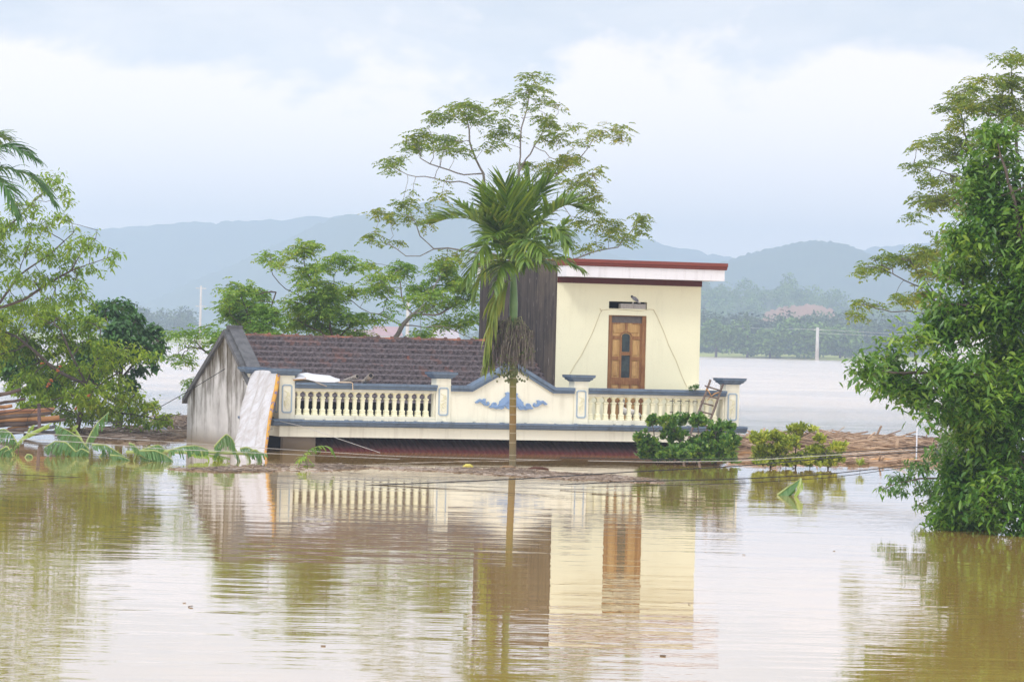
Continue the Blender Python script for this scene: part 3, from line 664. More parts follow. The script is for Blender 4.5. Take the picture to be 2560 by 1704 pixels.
# sunken porch roof below the balcony
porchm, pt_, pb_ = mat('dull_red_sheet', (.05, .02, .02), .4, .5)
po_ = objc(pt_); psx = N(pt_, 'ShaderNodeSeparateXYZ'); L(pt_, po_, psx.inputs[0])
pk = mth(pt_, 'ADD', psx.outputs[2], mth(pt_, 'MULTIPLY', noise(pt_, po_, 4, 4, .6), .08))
L(pt_, mix(pt_, ramp(pt_, pk, [(.085, (1, 1, 1)), (.125, (0, 0, 0))]), mix(pt_, noise(pt_, po_, 7, 4, .6), (.018, .010, .010), (.07, .03, .03)), (.075, .011, .012)), pb_.inputs['Base Color'])  # balcony shade painted in as dark upper colour; wet red along the lower edge
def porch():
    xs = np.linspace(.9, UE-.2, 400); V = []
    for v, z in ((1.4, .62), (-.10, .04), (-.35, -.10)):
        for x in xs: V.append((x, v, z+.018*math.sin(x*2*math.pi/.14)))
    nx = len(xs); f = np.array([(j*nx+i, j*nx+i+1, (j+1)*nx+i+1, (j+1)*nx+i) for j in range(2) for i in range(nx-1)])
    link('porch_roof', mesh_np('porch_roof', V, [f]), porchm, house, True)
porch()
MB().box(.12, .85, .06, .22, -1.5, .299).build('porch_wall', plaster('brown_wet_render', (.16, .13, .10), (.08, .06, .05), .5, .6), house)
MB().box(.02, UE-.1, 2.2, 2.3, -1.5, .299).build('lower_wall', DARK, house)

def at_house(o): o.location = (HX, HY, 0); o.rotation_euler[2] = TH; return o
# ------------------------------------------------------------------ things on the balcony
# tarpaulin over the side rail
def tarp():
    TL, TR, BL, BR = W(627, 934, 85.6), W(692, 932, 83.15), W(582, 1128, 82.6), W(662, 1145, 81.2)
    nu, nv = 30, 46; V = []; rg = np.random.default_rng(5)
    for j in range(nv):
        t = j/(nv-1)
        for i in range(nu):
            u = i/(nu-1)
            if t < .12:                    # over the top
                k = t/.12; top = TL*(1-u)+TR*u; P = top+np.array((.28*(1-k)+.0, .10*(1-k), .05*math.sin(k*1.6)*math.sin(math.pi*min(1, u+.15))))
                P[2] += .02
            else:
                k = (t-.12)/.88; top = TL*(1-u)+TR*u; bot = BL*(1-u)+BR*u; P = top*(1-k)+bot*k
                P = P+np.array((.03, -.12, 0))*math.sin(k*math.pi)*.6
                P[0] += (-.05)*math.sin(math.pi*k)*u
                fold = .05*math.sin(u*17+2.1*k)+.03*math.sin(u*9-1.5*k+1)+.02*math.sin(u*31+5*k)+.05*math.exp(-((u-.55-.2*k)/.12)**2)*(1-k)
                P = P+np.array((-.45, -.9, 0))*fold*min(1, k*4+.2)
                P[0] += .02*math.sin(k*11)*(i == 0)
            V.append(P)
    f = np.array([(j*nu+i, j*nu+i+1, (j+1)*nu+i+1, (j+1)*nu+i) for j in range(nv-1) for i in range(nu-1)])
    V = np.array(V); loc = np.array((V[0][0], V[0][1], 0))
    root = empty('tarpaulin', loc); tag(root, 'dirty white tarpaulin with orange lettered edge hanging over the left balcony rail', 'tarpaulin')
    m, t_, b_ = mat('dirty_white_tarp', (.8, .79, .78), .6, .3); o = objc(t_)
    n1 = noise(t_, mapping(t_, o, (3, 3, 1.2)), 1.2, 6, .65, .3); sx = N(t_, 'ShaderNodeSeparateXYZ'); L(t_, o, sx.inputs[0])
    st = ramp(t_, n1, [(.42, (0, 0, 0)), (.72, (1, 1, 1))])
    c = mix(t_, mth(t_, 'MULTIPLY', st, .75), (.62, .61, .62), (.36, .29, .24)); L(t_, c, b_.inputs['Base Color']); bump(t_, b_, noise(t_, mapping(t_, o, (3, 3, 1)), 4, 5, .65), .9, .07)
    so_ = link('sheet', mesh_np('sheet', V-loc, [f]), m, root, True); so_.modifiers.new('s', 'SOLIDIFY').thickness = .006
    # printed edge strip beside the sheet
    V2 = []; cols = 46; ed = V.reshape(nv, nu, 3)[:, -1]
    for j in range(6, nv):
        k = (j-6)/(nv-7); w_ = .085*(1-.72*k)*(.75+.25*math.sin(min(1, k*4)*1.57)); P = ed[j]
        V2 += [P-loc+np.array((-.015, -.012, 0)), P-loc+np.array((w_*.55, -.005, 0)), P-loc+np.array((w_, .05, 0))]
    n2 = nv-6; f2 = np.array([(j*3+i, j*3+i+1, (j+1)*3+i+1, (j+1)*3+i) for j in range(n2-1) for i in range(2)])
    es = link('printed_edge', mesh_np('printed_edge', V2, [f2]), plain('orange_print', (.60, .33, .05), (.48, .22, .04), 6, .6), root, True)
    es.modifiers.new('s', 'SOLIDIFY').thickness = .004
    V2 = np.array(V2).reshape(-1, 3, 3)
    blue = plain('blue_print', (.03, .10, .38), (.05, .15, .5), 5, .6)
    for ch, k, sc in (('E', .03, .10), ('3', .11, .10), ('8', .25, .12), ('O', .36, .12), ('N', .45, .11), ('r', .55, .11), ('I', .64, .10), ('I', .70, .10), ('8', .79, .09), ('o', .86, .08), ('n', .92, .07)):
        cu = bpy.data.curves.new('letter', 'FONT'); cu.body = ch; cu.size = sc*.95; cu.align_x = 'CENTER'; cu.align_y = 'CENTER'; cu.extrude = .001
        to = bpy.data.objects.new('letter', cu); dg = bpy.context.evaluated_depsgraph_get()
        S.collection.objects.link(to); bpy.context.view_layer.update(); me_ = bpy.data.meshes.new_from_object(to.evaluated_get(bpy.context.evaluated_depsgraph_get()))
        bpy.data.objects.remove(to); P = V2[int(k*(n2-1))]; q = link('letter', me_, blue, root)
        q.location = P[1]+np.array((.0, -.014, 0)); q.rotation_euler = (R(90), R(20), 0)
tarp()
WTARP = plain('white_plastic', (.74, .74, .76), (.60, .60, .62), 5, .5, .01)
def coptarp():
    up_ = [(733, 944), (742, 934), (768, 931), (782, 934), (800, 936), (824, 938), (838, 944), (848, 950)]
    lo = [(733, 947), (745, 946), (763, 946), (778, 950), (792, 953), (815, 954.5), (836, 954.5), (850, 952.5)]
    V = []
    for k, (a, b_) in enumerate(zip(up_, lo)):
        A = np.array(HP(*a, .36)); B = np.array(HP(*b_, -.10)); M_ = (A+B)/2+np.array((0, 0, .02+.02*math.sin(k*2)))
        A2 = A.copy(); A2[2] = 1.465; A2[1] = .42; V += [A2, A, M_, B]
    n = 4; f = np.array([(j*n+i, j*n+i+1, (j+1)*n+i+1, (j+1)*n+i) for j in range(7) for i in range(3)])
    o = at_house(link('plastic_sheet', mesh_np('plastic_sheet', V, [f]), WTARP)); o.modifiers.new('s', 'SOLIDIFY').thickness = .01
    tag(o, 'white plastic sheet crumpled on the balcony coping beside the left corner pillar', 'plastic sheet')
coptarp()
BAM = plain('weathered_bamboo', (.16, .13, .11), (.40, .36, .31), 12, .8, .004)
def pole(name, pts, rad, m, label, cat, hollow=False, group=None):
    b = MB().tube([HP(*p) for p in pts], rad, 10)
    if hollow:
        pass
    o = at_house(b.build(name, m, None, False)); tag(o, label, cat, group)
    if hollow:
        A, B = np.array(HP(*pts[-1])), np.array(HP(*pts[-2])); d = (A-B)/np.linalg.norm(A-B)
        MB().tube([A, A+d*.006], rad*.75, 10).build('hollow_end', DARK, o)
    return o
pole('bamboo_pole', [(862, 952, .5), (893, 940.5, -.1)], .045, BAM, 'short bamboo pole, the left of two with a dark hollow end on the coping', 'bamboo', True)
pole('bamboo_pole', [(910, 955, .25), (927, 938.5, -.25)], .058, BAM, 'thick bamboo stub standing askew, right of the other one on the coping', 'bamboo', True)
pole('stick', [(838, 953, .1), (875, 951, .05), (912, 950.5, -.12)], .011, BAM, 'thin grey stick lying level on the coping between plastic sheet and bamboo', 'stick')
pole('stick', [(765, 944, .1), (790, 955, -.10), (817, 965.5, -.18)], .014, BAM, 'grey stick sticking out over the blue coping below the plastic sheet', 'stick')
pole('plank', [(733, 948.5, -.05), (765, 946, -.05)], .022, plain('yellow_wood', (.50, .27, .07), (.60, .36, .12), 9, .7), 'yellow wooden batten under the plastic sheet by the corner pillar', 'batten')
pole('bent_pipe', [(846, 955, -.11), (877, 955.3, -.11), (881.5, 958, -.11), (882, 976, -.11)], .012, plain('cream_pipe', (.55, .42, .28), (.62, .5, .36), 4, .6), 'thin cream pipe bent down over the front of the balcony coping', 'pipe')
pole('spout', [(664, 1073, .1), (683, 1072.5, -.03)], .016, plain('white_pipe', (.7, .68, .6), (.6, .58, .5), 4, .5), 'short pale drain pipe poking from the left end of the balcony fascia', 'drain pipe')
# ladder
def ladder():
    root = empty('ladder', HL(9.9, -.5, 0)); tag(root, 'rough wooden pole ladder leaning on the balcony front beside the right pillar', 'ladder')
    Lw = wood('old_ladder_wood', (.10, .07, .055), (.19, .14, .11), (.07, .05, .045)); o0 = HL(9.9, -.5, 0)
    def g(px, py, v): return HL(*HP(px, py, v))-o0
    def lv(y): return -.16-(y-950)/190*1.0
    def side(x0, y0, x1, y1, n): 
        MB().tube([g(x0+(x1-x0)*t, y0+(y1-y0)*t+math.sin(t*6)*.8, lv(y0+(y1-y0)*t)) for t in np.linspace(0, 1, 8)], [.028-.004*t for t in range(0, 2)]*4, 8).build('side_pole', Lw, root, True)
    side(1776, 950, 1702, 1150, 0); side(1807, 961, 1741, 1150, 0)
    for a, b_ in (((1762, 964), (1805, 977)), ((1762, 988), (1792, 995)), ((1757, 1007), (1784, 1014)), ((1748, 1027), (1779, 1035)), ((1724, 1085), (1757, 1096)), ((1736, 1057), (1767, 1065))):
        MB().tube([g(*a, lv(a[1])-.03), g(*b_, lv(b_[1])-.03)], .017, 7).build('rung', Lw, root, True)
    rp = plain('orange_rope', (.50, .25, .08), (.6, .34, .13), 9, .8)
    MB().tube([g(1765, 970, -.32), g(1772, 978, -.33), g(1778, 990, -.34), g(1786, 984, -.33), g(1802, 978, -.3)], .012, 6).tube([g(1778, 990, -.34), g(1772, 996, -.3), g(1768, 1000, -.3)], .007, 5).build('rope', rp, root, True)
ladder()
# birds
def loft(b, pts, rads, n=12): b.tube(pts, rads, n)
def goose():
    o = empty('goose', HL(*HP(1572, 1050, .75))); o.rotation_euler[2] = TH; o.location.z = .70
    tag(o, 'white goose standing on the balcony behind the balusters below the door', 'goose')
    gw = plain('white_feathers', (.82, .78, .74), (.70, .67, .62), 14, .8, .004)
    b = MB().tube([(.30, 0, .12), (.24, 0, .16), (.12, 0, .20), (0, 0, .22), (-.10, 0, .25), (-.15, 0, .32), (-.145, 0, .40), (-.13, 0, .47), (-.14, 0, .52), (-.17, 0, .535), (-.20, 0, .525)],
                  [.006, (.05, .035), (.10, .085), (.11, .10), (.085, .08), .045, .03, .026, .035, .034, .016], 12)
    b.build('body', gw, o, True)
    for s in (-1, 1): MB().tube([(-.05, s*.085, .24), (.08, s*.10, .22), (.22, s*.07, .17), (.31, s*.03, .14)], [(.02, .05), (.03, .07), (.02, .05), (.005, .01)], 8).build('wing', gw, o, True)
    og = plain('orange_bill', (.7, .28, .04), (.6, .22, .04), 9, .5)
    MB().tube([(-.20, 0, .525), (-.24, 0, .515), (-.27, 0, .505)], [(.02, .016), (.016, .011), (.01, .005)], 8).build('bill', og, o, True)
    for s in (-1, 1): MB().tube([(.03, s*.045, .14), (.03, s*.045, .02), (-.02, s*.05, .008)], [.012, .008, (.02, .005)], 6).build('leg', og, o, True)
goose()
def pigeon():
    P = HL(8.99, TV0+.04, VZ0+.115); o = empty('pigeon', P); o.rotation_euler[2] = TH; tag(o, 'grey pigeon with black wing bars perched on the bricks in the vent above the door', 'pigeon')
    g1 = plain('blue_grey_feathers', (.20, .20, .23), (.27, .27, .30), 30, .7); g2 = plain('dark_neck_feathers', (.045, .045, .06), (.08, .07, .09), 30, .5); wb = plain('pale_feathers', (.7, .66, .64), (.55, .52, .5), 30, .8)
    MB().tube([(.17, 0, .03), (.12, 0, .065), (.05, 0, .10), (-.02, 0, .14), (-.06, 0, .175), (-.075, 0, .205), (-.09, 0, .222), (-.108, 0, .215)], [(.02, .006), (.035, .022), (.055, .05), (.055, .055), (.042, .045), .028, .026, .012], 12).build('body', g1, o, True)
    MB().tube([(-.03, 0, .148), (-.06, 0, .178), (-.077, 0, .206), (-.092, 0, .224), (-.113, 0, .214)], [(.053, .054), (.046, .049), .032, .030, .012], 12).build('neck_feathers', g2, o, True)
    MB().tube([(-.11, 0, .214), (-.135, 0, .205)], [.008, .002], 6).build('bill', g2, o)
    for s in (-1, 1):
        wi = MB().tube([(-.04, s*.045, .15), (.02, s*.058, .12), (.09, s*.045, .075), (.15, s*.02, .05)], [(.012, .025), (.014, .045), (.012, .035), (.004, .012)], 8).build('wing', g1, o, True)
        for x in (.045, .085): MB().tube([(x-.012, s*.066, .135-(x-.02)*.5), (x+.012, s*.064, .082-(x-.02)*.5)], (.006, .006), 5).build('wing_bar', g2, wi)
        MB().tube([(.0, s*.02, .075), (0, s*.02, .01), (-.015, s*.02, .004)], [.012, .006, .006], 6).build('leg', wb, o)
    MB().tube([(.09, -.03, .06), (.14, -.02, .035), (.175, 0, .02)], [(.02, .02), (.03, .016), (.02, .004)], 8).build('rump_feathers', wb, o, True)
    MB().tube([(.14, 0, .035), (.20, 0, -.01)], [(.028, .008), (.03, .004)], 8).build('tail', g2, o)
pigeon()
# ------------------------------------------------------------------ tall areca palm
def strip_leaflets(P, D, Ln, Wd, droop, segs=4):
    """long narrow leaflets bending under their weight, V-folded"""
    n = len(P); D = nrm(D); s = nrm(np.cross(D, np.array((0, 0, 1.))+RNG.normal(size=(n, 3))*.35)); V = []; cur = P.copy(); d = D.copy()
    wds = [.5, 1., .9, .6, .06]; Ln = Ln[:, None]; Wd = np.broadcast_to(Wd, (n,))[:, None]; dr = np.broadcast_to(droop, (n,))[:, None]
    rows = []
    for j in range(segs+1):
        rows.append(np.stack([cur-s*Wd*.5*wds[j], cur+np.array((0, 0, -.12))*Wd, cur+s*Wd*.5*wds[j]], 1))
        d = nrm(d+np.array((0, 0, -1.))*dr*(.35+.2*j)); cur = cur+d*Ln/segs
    V = np.stack(rows, 1).reshape(-1, 3); m = (segs+1)*3; o = np.arange(n)[:, None, None]*m
    q = np.array([[j*3+i, j*3+i+1, (j+1)*3+i+1, (j+1)*3+i] for j in range(segs) for i in range(2)])
    return V, (o+q[None]).reshape(-1, 4)
def frond(pts, n, ll, lw, m, parent, loc, droop=.25, up=.35, rr=.012, sides=(1, -1), spread=.9, name='frond', start=.12, plane=None):
    """rachis through pts (world), leaflets on both sides"""
    pts = np.array(pts, float); t = np.linspace(0, 1, len(pts)); tt = np.linspace(0, 1, 24)
    # smooth curve
    C = np.stack([np.interp(tt, t, pts[:, k]) for k in range(3)], 1)
    for _ in range(3): C[1:-1] = (C[:-2]+2*C[1:-1]+C[2:])/4
    Lw_ = MB().tube(list(C-loc), list(np.linspace(rr, rr*.3, 24)), 6)
    fo = Lw_.build(name, STEMG, parent, True)
    T_ = nrm(np.gradient(C, axis=0)); P = []; D = []; Ls = []
    for s in sides:
        k = np.linspace(start, 1, n)+RNG.normal(size=n)*.006; k = np.clip(k, 0, 1)
        p = np.stack([np.interp(k, tt, C[:, a]) for a in range(3)], 1); tg = nrm(np.stack([np.interp(k, tt, T_[:, a]) for a in range(3)], 1))
        sd = nrm(np.cross(tg, np.array((0, 0, 1.)))) if plane is None else np.broadcast_to(nrm(np.array(plane, float)), tg.shape)
        u_ = nrm(np.cross(sd, tg)); a = spread*(1-.45*k)[:, None]
        d = tg*(1-a*.55)+sd*s*a+u_*up+RNG.normal(size=(n, 3))*.10; P.append(p); D.append(d)
        Ls.append(ll*(.55+.9*np.sin(np.clip(k*1.05+.12, 0, 1)*math.pi)**.7*.55)*RNG.uniform(.85, 1.1, n))
    P = np.concatenate(P); D = np.concatenate(D); Ls = np.concatenate(Ls)
    V, q = strip_leaflets(P, D, Ls, lw, droop*RNG.uniform(.5, 1.5, len(P)))
    link('leaflets', mesh_np('leaflets', V-loc, [q]), m, fo, True)
    return fo
STEMG = plain('green_stem', (.12, .17, .04), (.20, .24, .07), 8, .5)
def areca():
    Y = 76.5; b = W(1281, 1166, Y); loc = np.array((b[0], b[1], 0)); root = empty('areca_palm', loc)
    tag(root, 'slender areca palm standing in the water in front of the house, with ringed trunk', 'palm tree')
    m, t, pb = mat('ringed_palm_trunk', (.16, .13, .05), .7, .25); o = objc(t); sx = N(t, 'ShaderNodeSeparateXYZ'); L(t, o, sx.inputs[0])
    n = noise(t, mapping(t, o, (6, 6, 1.5)), 1.3, 4, .6); g = ramp(t, mth(t, 'ADD', mth(t, 'MULTIPLY', sx.outputs[2], .33), mth(t, 'MULTIPLY', n, .25)), [(.15, (.13, .11, .06)), (.45, (.20, .12, .035)), (.68, (.13, .13, .03)), (.95, (.10, .16, .035))])
    L(t, g, pb.inputs['Base Color']); bump(t, pb, n, .3, .01)
    pts = []; rad = []; ys = np.linspace(1195, 800, 40)
    for i, y in enumerate(ys): p = W(1281.5+1.5*(1195-y)/395, y, Y)-loc; pts.append(p); rad.append(.069-.004*i/40)
    MB().tube(pts, rad, 14).build('trunk', m, root, True)
    rgm = plain('pale_ring', (.22, .18, .11), (.34, .29, .19), 9, .8)
    for y in (1150, 1137, 1106, 1082, 1060, 1036, 1015, 996, 966, 945, 925, 900, 878):
        p = W(1281.5+1.5*(1195-y)/395, y, Y)-loc; MB().tube([p-np.array((0, 0, .010)), p, p+np.array((0, 0, .010))], [.068, .0735, .068], 14).build('trunk_ring', rgm, root, True)
    cs = [W(1283, 802, Y)-loc, W(1283.5, 790, Y)-loc, W(1284, 760, Y)-loc, W(1284, 735, Y)-loc, W(1284, 712, Y)-loc, W(1283, 690, Y)-loc, W(1281, 640, Y)-loc, W(1280, 600, Y)-loc]
    MB().tube(cs, [.066, .08, .083, .075, .066, .055, .045, .03], 14).build('crownshaft', plain('waxy_green', (.10, .19, .06), (.14, .24, .09), 5, .4), root, True)
    def f(ps, n, ll, lw=.062, m_=LEAF_PALM, **k): frond([W(x, y, Y+d) for x, y, d in ps], int(n*1.25), ll*1.08, lw, m_, root, loc, **k)
    FACE = (1, .25, .15)
    f([(1281, 640, 0), (1278, 590, -.1), (1272, 520, -.25), (1262, 460, -.3)], 40, .82, lw=.07, plane=FACE, spread=.72, up=.1, droop=.04)
    f([(1281, 640, 0), (1290, 590, .3), (1305, 520, .5), (1322, 460, .6)], 34, .75, lw=.07, plane=FACE, spread=.65, up=.1, droop=.06)
    f([(1281, 640, 0), (1262, 600, -.2), (1235, 545, -.3), (1205, 500, -.35)], 30, .62, plane=(.8, .4, .3), spread=.65, up=.1, droop=.12)
    f([(1281, 650, 0), (1300, 620, -.6), (1310, 610, -1.1), (1312, 650, -1.5)], 26, .55, droop=.5, up=.1)
    f([(1281, 660, 0), (1268, 650, -.5), (1250, 665, -.9), (1238, 715, -1.0)], 26, .5, droop=.5, up=.1)
    f([(1281, 655, 0), (1330, 640, .6), (1375, 610, 1.0), (1412, 560, 1.1)], 28, .5, droop=.3, up=.3)          # upright, blade to the camera
    f([(1283, 640, 0), (1300, 570, .2), (1335, 500, .3), (1372, 455, .3)], 30, .60, plane=(.9, .3, -.4), spread=.6, up=.1, droop=.08)
    f([(1283, 630, 0), (1262, 560, .5), (1240, 500, .9), (1205, 470, 1.1)], 28, .60, droop=.15, up=.3)
    f([(1281, 630, 0), (1235, 575, -.2), (1180, 545, -.4), (1120, 545, -.5), (1080, 560, -.5)], 34, .66, droop=.22, up=.45)        # left, arching
    f([(1281, 640, 0), (1240, 590, .4), (1190, 540, .8), (1150, 515, 1.0)], 28, .55, droop=.15, up=.4)
    f([(1281, 650, 0), (1245, 610, -.5), (1210, 610, -.9), (1185, 650, -1.1), (1170, 700, -1.15)], 30, .58, droop=.4, up=.2)
    f([(1281, 645, 0), (1262, 600, -.5), (1236, 585, -1.0), (1208, 605, -1.4)], 24, .50, droop=.3, up=.35)
    f([(1281, 640, 0), (1255, 570, -.35), (1232, 535, -.6), (1215, 530, -.7)], 22, .42, lw=.036, m_=LEAF_PALMY, droop=.15, up=.4)
    f([(1283, 630, 0), (1330, 570, -.2), (1385, 525, -.4), (1420, 510, -.5), (1445, 520, -.5)], 34, .66, droop=.26, up=.5)           # right, arching
    f([(1283, 640, 0), (1330, 600, -.5), (1370, 570, -.9), (1400, 575, -1.1), (1415, 610, -1.2)], 28, .60, droop=.45, up=.2)
    f([(1283, 650, 0), (1310, 610, -.6), (1335, 600, -1.1), (1352, 630, -1.4)], 26, .58, droop=.5, up=.1)
    f([(1283, 665, 0), (1320, 655, .2), (1365, 640, .3), (1410, 650, .3), (1447, 672, .3)], 30, .46, droop=.45, up=.35)
    f([(1283, 670, 0), (1315, 655, -.3), (1350, 650, -.5), (1385, 665, -.6)], 22, .42, droop=.5, up=.1)
    f([(1283, 650, 0), (1290, 600, .6), (1320, 560, 1.2), (1360, 560, 1.6)], 24, .5, droop=.3, up=.3)
    f([(1281, 655, 0), (1262, 640, .5), (1225, 650, 1.0), (1195, 690, 1.2), (1185, 740, 1.2)], 26, .5, droop=.4, up=.2)
    # broken frond hanging down beside the trunk
    f([(1281, 700, -.05), (1262, 706, -.12), (1240, 740, -.15), (1228, 800, -.16), (1222, 860, -.15), (1221, 905, -.14)], 80, .66, lw=.05, m_=LEAF_PALMY, droop=.8, up=0, spread=.75, name='hanging_frond')
    # spent fruit stalks
    b_ = MB(); rg = random.Random(4); strands = MB(); nuts = MB()
    for k in range(80):
        a = rg.uniform(0, 6.28); r = rg.uniform(.12, .46); c = W(1282, 812+rg.uniform(-12, 26), Y)-loc
        e1 = c+np.array((math.cos(a)*r*.5, math.sin(a)*r*.5, -.05+rg.uniform(0, .18))); e2 = c+np.array((math.cos(a)*r*.95, math.sin(a)*r*.9, -.28+rg.uniform(-.2, .35)))
        b_.tube([c, e1, e2], [.012, .009, .005], 5)
        for q in range(20):
            s = rg.uniform(.2, 1); p = e1*(1-s)+e2*s+np.array((rg.uniform(-.05, .05), rg.uniform(-.05, .05), 0)); l = rg.uniform(.15, .55)
            j = rg.uniform(-.04, .04); strands.tube([p, p+np.array((j, 0, -l*.5)), p+np.array((j*1.2, 0, -l))], [.0075, .0065, .003], 3)
            if rg.random() < .3:
                z = p+np.array((j, 0, -l*rg.uniform(.3, .95)))
                nuts.tube([z+np.array((0, 0, .022)), z+np.array((0, 0, .010)), z-np.array((0, 0, .012)), z-np.array((0, 0, .024))], [.004, .015, .015, .004], 6)
    for k in range(120):
        a = rg.uniform(0, 6.28); r = rg.uniform(.03, .36); z = W(1278, rg.uniform(905, 955), Y)-loc+np.array((math.cos(a)*r, math.sin(a)*r, 0))
        nuts.tube([z+np.array((0, 0, .024)), z+np.array((0, 0, .010)), z-np.array((0, 0, .012)), z-np.array((0, 0, .026))], [.004, .018, .018, .004], 6)
    fs = b_.build('fruit_stalk', plain('green_stalk', (.16, .18, .07), (.24, .24, .12), 9, .6), root)
    tag(strands.build('strands', island_mat('dry_strand', G((.06, .05, .045), (.13, .11, .09), (.22, .19, .15)), .9), fs), kind='stuff'); tag(nuts.build('nuts', island_mat('areca_nut', G((.05, .07, .02), (.10, .12, .04), (.15, .16, .07)), .5), fs), kind='stuff')
areca()

def left_palm():
    Y = 84; b = W(-110, 1100, Y); loc = np.array((b[0], b[1], 0)); root = empty('coconut_palm', loc); tag(root, 'palm reaching in at the left edge, only its dark drooping fronds in view', 'palm tree')
    MB().tube([W(-110, 1150, Y)-loc, W(-100, 800, Y)-loc, W(-85, 450, Y)-loc], [.14, .11, .09], 12).build('trunk', BARK, root, True)
    for ps in ([(-85, 440, 0), (-50, 385, -.3), (0, 365, -.5), (45, 372, -.6), (85, 395, -.6)], [(-85, 440, 0), (-40, 420, 0), (20, 420, .1), (70, 435, .2), (110, 470, .2), (128, 500, .2)],
               [(-85, 445, 0), (-50, 440, -.6), (0, 450, -1.0), (30, 490, -1.2), (38, 530, -1.2)], [(-85, 440, 0), (-60, 370, .5), (-30, 340, .7), (10, 345, .9)],
               [(-85, 445, 0), (-110, 380, 0), (-170, 360, 0), (-230, 400, 0)], [(-85, 445, 0), (-130, 430, -.5), (-190, 460, -.8)], [(-85, 440, 0), (-95, 370, .3), (-100, 310, .5)]):
        frond([W(x, y, Y+d) for x, y, d in ps], 44, .72, .055, LEAF_DARK if ps[1][0] > -60 else LEAF_PALM, root, loc, droop=.45, up=.3)
left_palm()

# ------------------------------------------------------------------ trees behind the house
PIN = dict(t='pinnate', k=5, el=(-.25, .55), L=.26, pairs=4, ll=.10, lw=.042, droop=.45, spread=.05, att=.7, thin=.15)
tree('tall_tree', 'tall open crowned tree rising behind the palm and the upper room', 'tree', 97, (1300, 1100),
     [(1340, 195, 28, 13), (1352, 222, 22, 9), (1300, 222, 25, 13), (1268, 250, 28, 14), (1310, 268, 18, 8), (1170, 268, 55, 16), (1130, 292, 60, 17), (1195, 290, 38, 20), (1080, 302, 22, 10), (1050, 345, 50, 18), (1030, 368, 38, 16), (1105, 352, 50, 16), (1130, 372, 50, 10),
      (962, 405, 22, 15), (990, 398, 14, 8), (978, 432, 8, 10), (1252, 325, 34, 22), (1235, 350, 36, 12), (1255, 285, 18, 9), (1382, 262, 34, 13), (1362, 288, 38, 15), (1372, 312, 34, 12), (1438, 310, 32, 16), (1378, 338, 34, 12), (1420, 352, 42, 17), (1502, 318, 34, 17), (1545, 332, 26, 17), (1482, 342, 18, 9),
      (1395, 400, 46, 17), (1375, 424, 36, 12), (1440, 395, 40, 14), (1495, 418, 15, 13), (1472, 433, 16, 13), (1325, 420, 34, 12), (1440, 460, 38, 16), (1470, 490, 36, 17), (1490, 520, 26, 15), (1452, 552, 36, 15), (1525, 560, 34, 20), (1550, 592, 38, 17), (1590, 548, 26, 14), (1612, 575, 20, 12), (1410, 600, 32, 17), (1480, 615, 36, 12),
      (1010, 505, 34, 12), (945, 530, 26, 12), (1000, 540, 44, 14), (1062, 522, 18, 9), (925, 592, 28, 15), (985, 600, 26, 10), (1100, 495, 20, 9), (1130, 640, 50, 12), (1060, 560, 20, 8)],
     [[(1300, 1130), (1296, 900), (1288, 640)], [(1288, 640), (1250, 560, .2), (1216, 478, .3), (1209, 434, .3), (1190, 399, .2), (1174, 353, .2), (1168, 300, .2)], [(1209, 440, .3), (1160, 437, .1), (1100, 418, 0), (1050, 395, 0)], [(1206, 476, .3), (1168, 458, 0), (1110, 453, -.3), (1061, 441, -.3), (1019, 437, -.4), (984, 418, -.4)],
      [(1288, 640), (1295, 520), (1297, 431), (1301, 370), (1310, 299), (1323, 234), (1336, 205)], [(1297, 425), (1335, 366, -.4), (1361, 321, -.5)], [(1290, 600), (1320, 500, .4), (1352, 453, .4), (1403, 431, .4), (1432, 405, .4), (1468, 373, .3), (1485, 345, .3)],
      [(1290, 610), (1360, 540, -.5), (1430, 500, -.6)], [(1290, 700), (1380, 660, .5), (1435, 648, .6), (1497, 626, .6), (1545, 618, .6), (1580, 575, .6)],
      [(1288, 650), (1190, 632, .3), (1120, 620, .3), (1085, 622, .3), (1050, 640, .3), (1015, 640, .3), (975, 612, .3), (935, 600, .3)], [(1085, 622, .3), (1050, 590, .2), (1040, 560, .1), (1022, 525, 0)]],
     9, PIN, LEAF_OLIVE, BARK, D=.20, r0=.006, rt=.085, gap=(.3, -.9))
tree('pale_barked_tree', 'pale barked leaning tree just behind the ridge of the tiled roof', 'tree', 95, (983, 1100),
     [(938, 723, 36, 16), (945, 700, 24, 10), (1002, 675, 38, 17), (965, 690, 30, 12), (1106, 662, 42, 16), (1113, 685, 38, 17), (1141, 708, 38, 16), (1068, 722, 44, 18), (1056, 742, 36, 12), (1168, 715, 28, 18), (985, 752, 20, 7), (1141, 757, 36, 17), (1067, 767, 30, 10), (1152, 802, 42, 14), (1110, 815, 30, 9), (1052, 830, 28, 12), (967, 783, 15, 6), (874, 723, 28, 14), (917, 660, 16, 9), (1180, 790, 20, 14), (1175, 745, 20, 12), (1105, 735, 26, 12)],
     [[(960, 1130), (975, 900), (983, 850), (1006, 813), (1032, 785)], [(1032, 785), (1012, 764), (1004, 740), (1000, 700)], [(1032, 785), (1058, 764), (1078, 744), (1095, 700)], [(1034, 786), (1040, 787, .1), (1099, 785, .2), (1142, 760, .3), (1171, 740, .3)], [(1040, 785), (1070, 775, -.3), (1105, 755, -.4)],
      [(1002, 815), (976, 799, -.2), (948, 785, -.3), (925, 782, -.3), (900, 769, -.3), (872, 745, -.3)], [(1010, 812), (1060, 818, .2), (1105, 815, .3), (1160, 838, .3), (1187, 848, .3)]],
     13, PIN, LEAF_AIRY, BARK, D=.19, r0=.006, rt=.06)
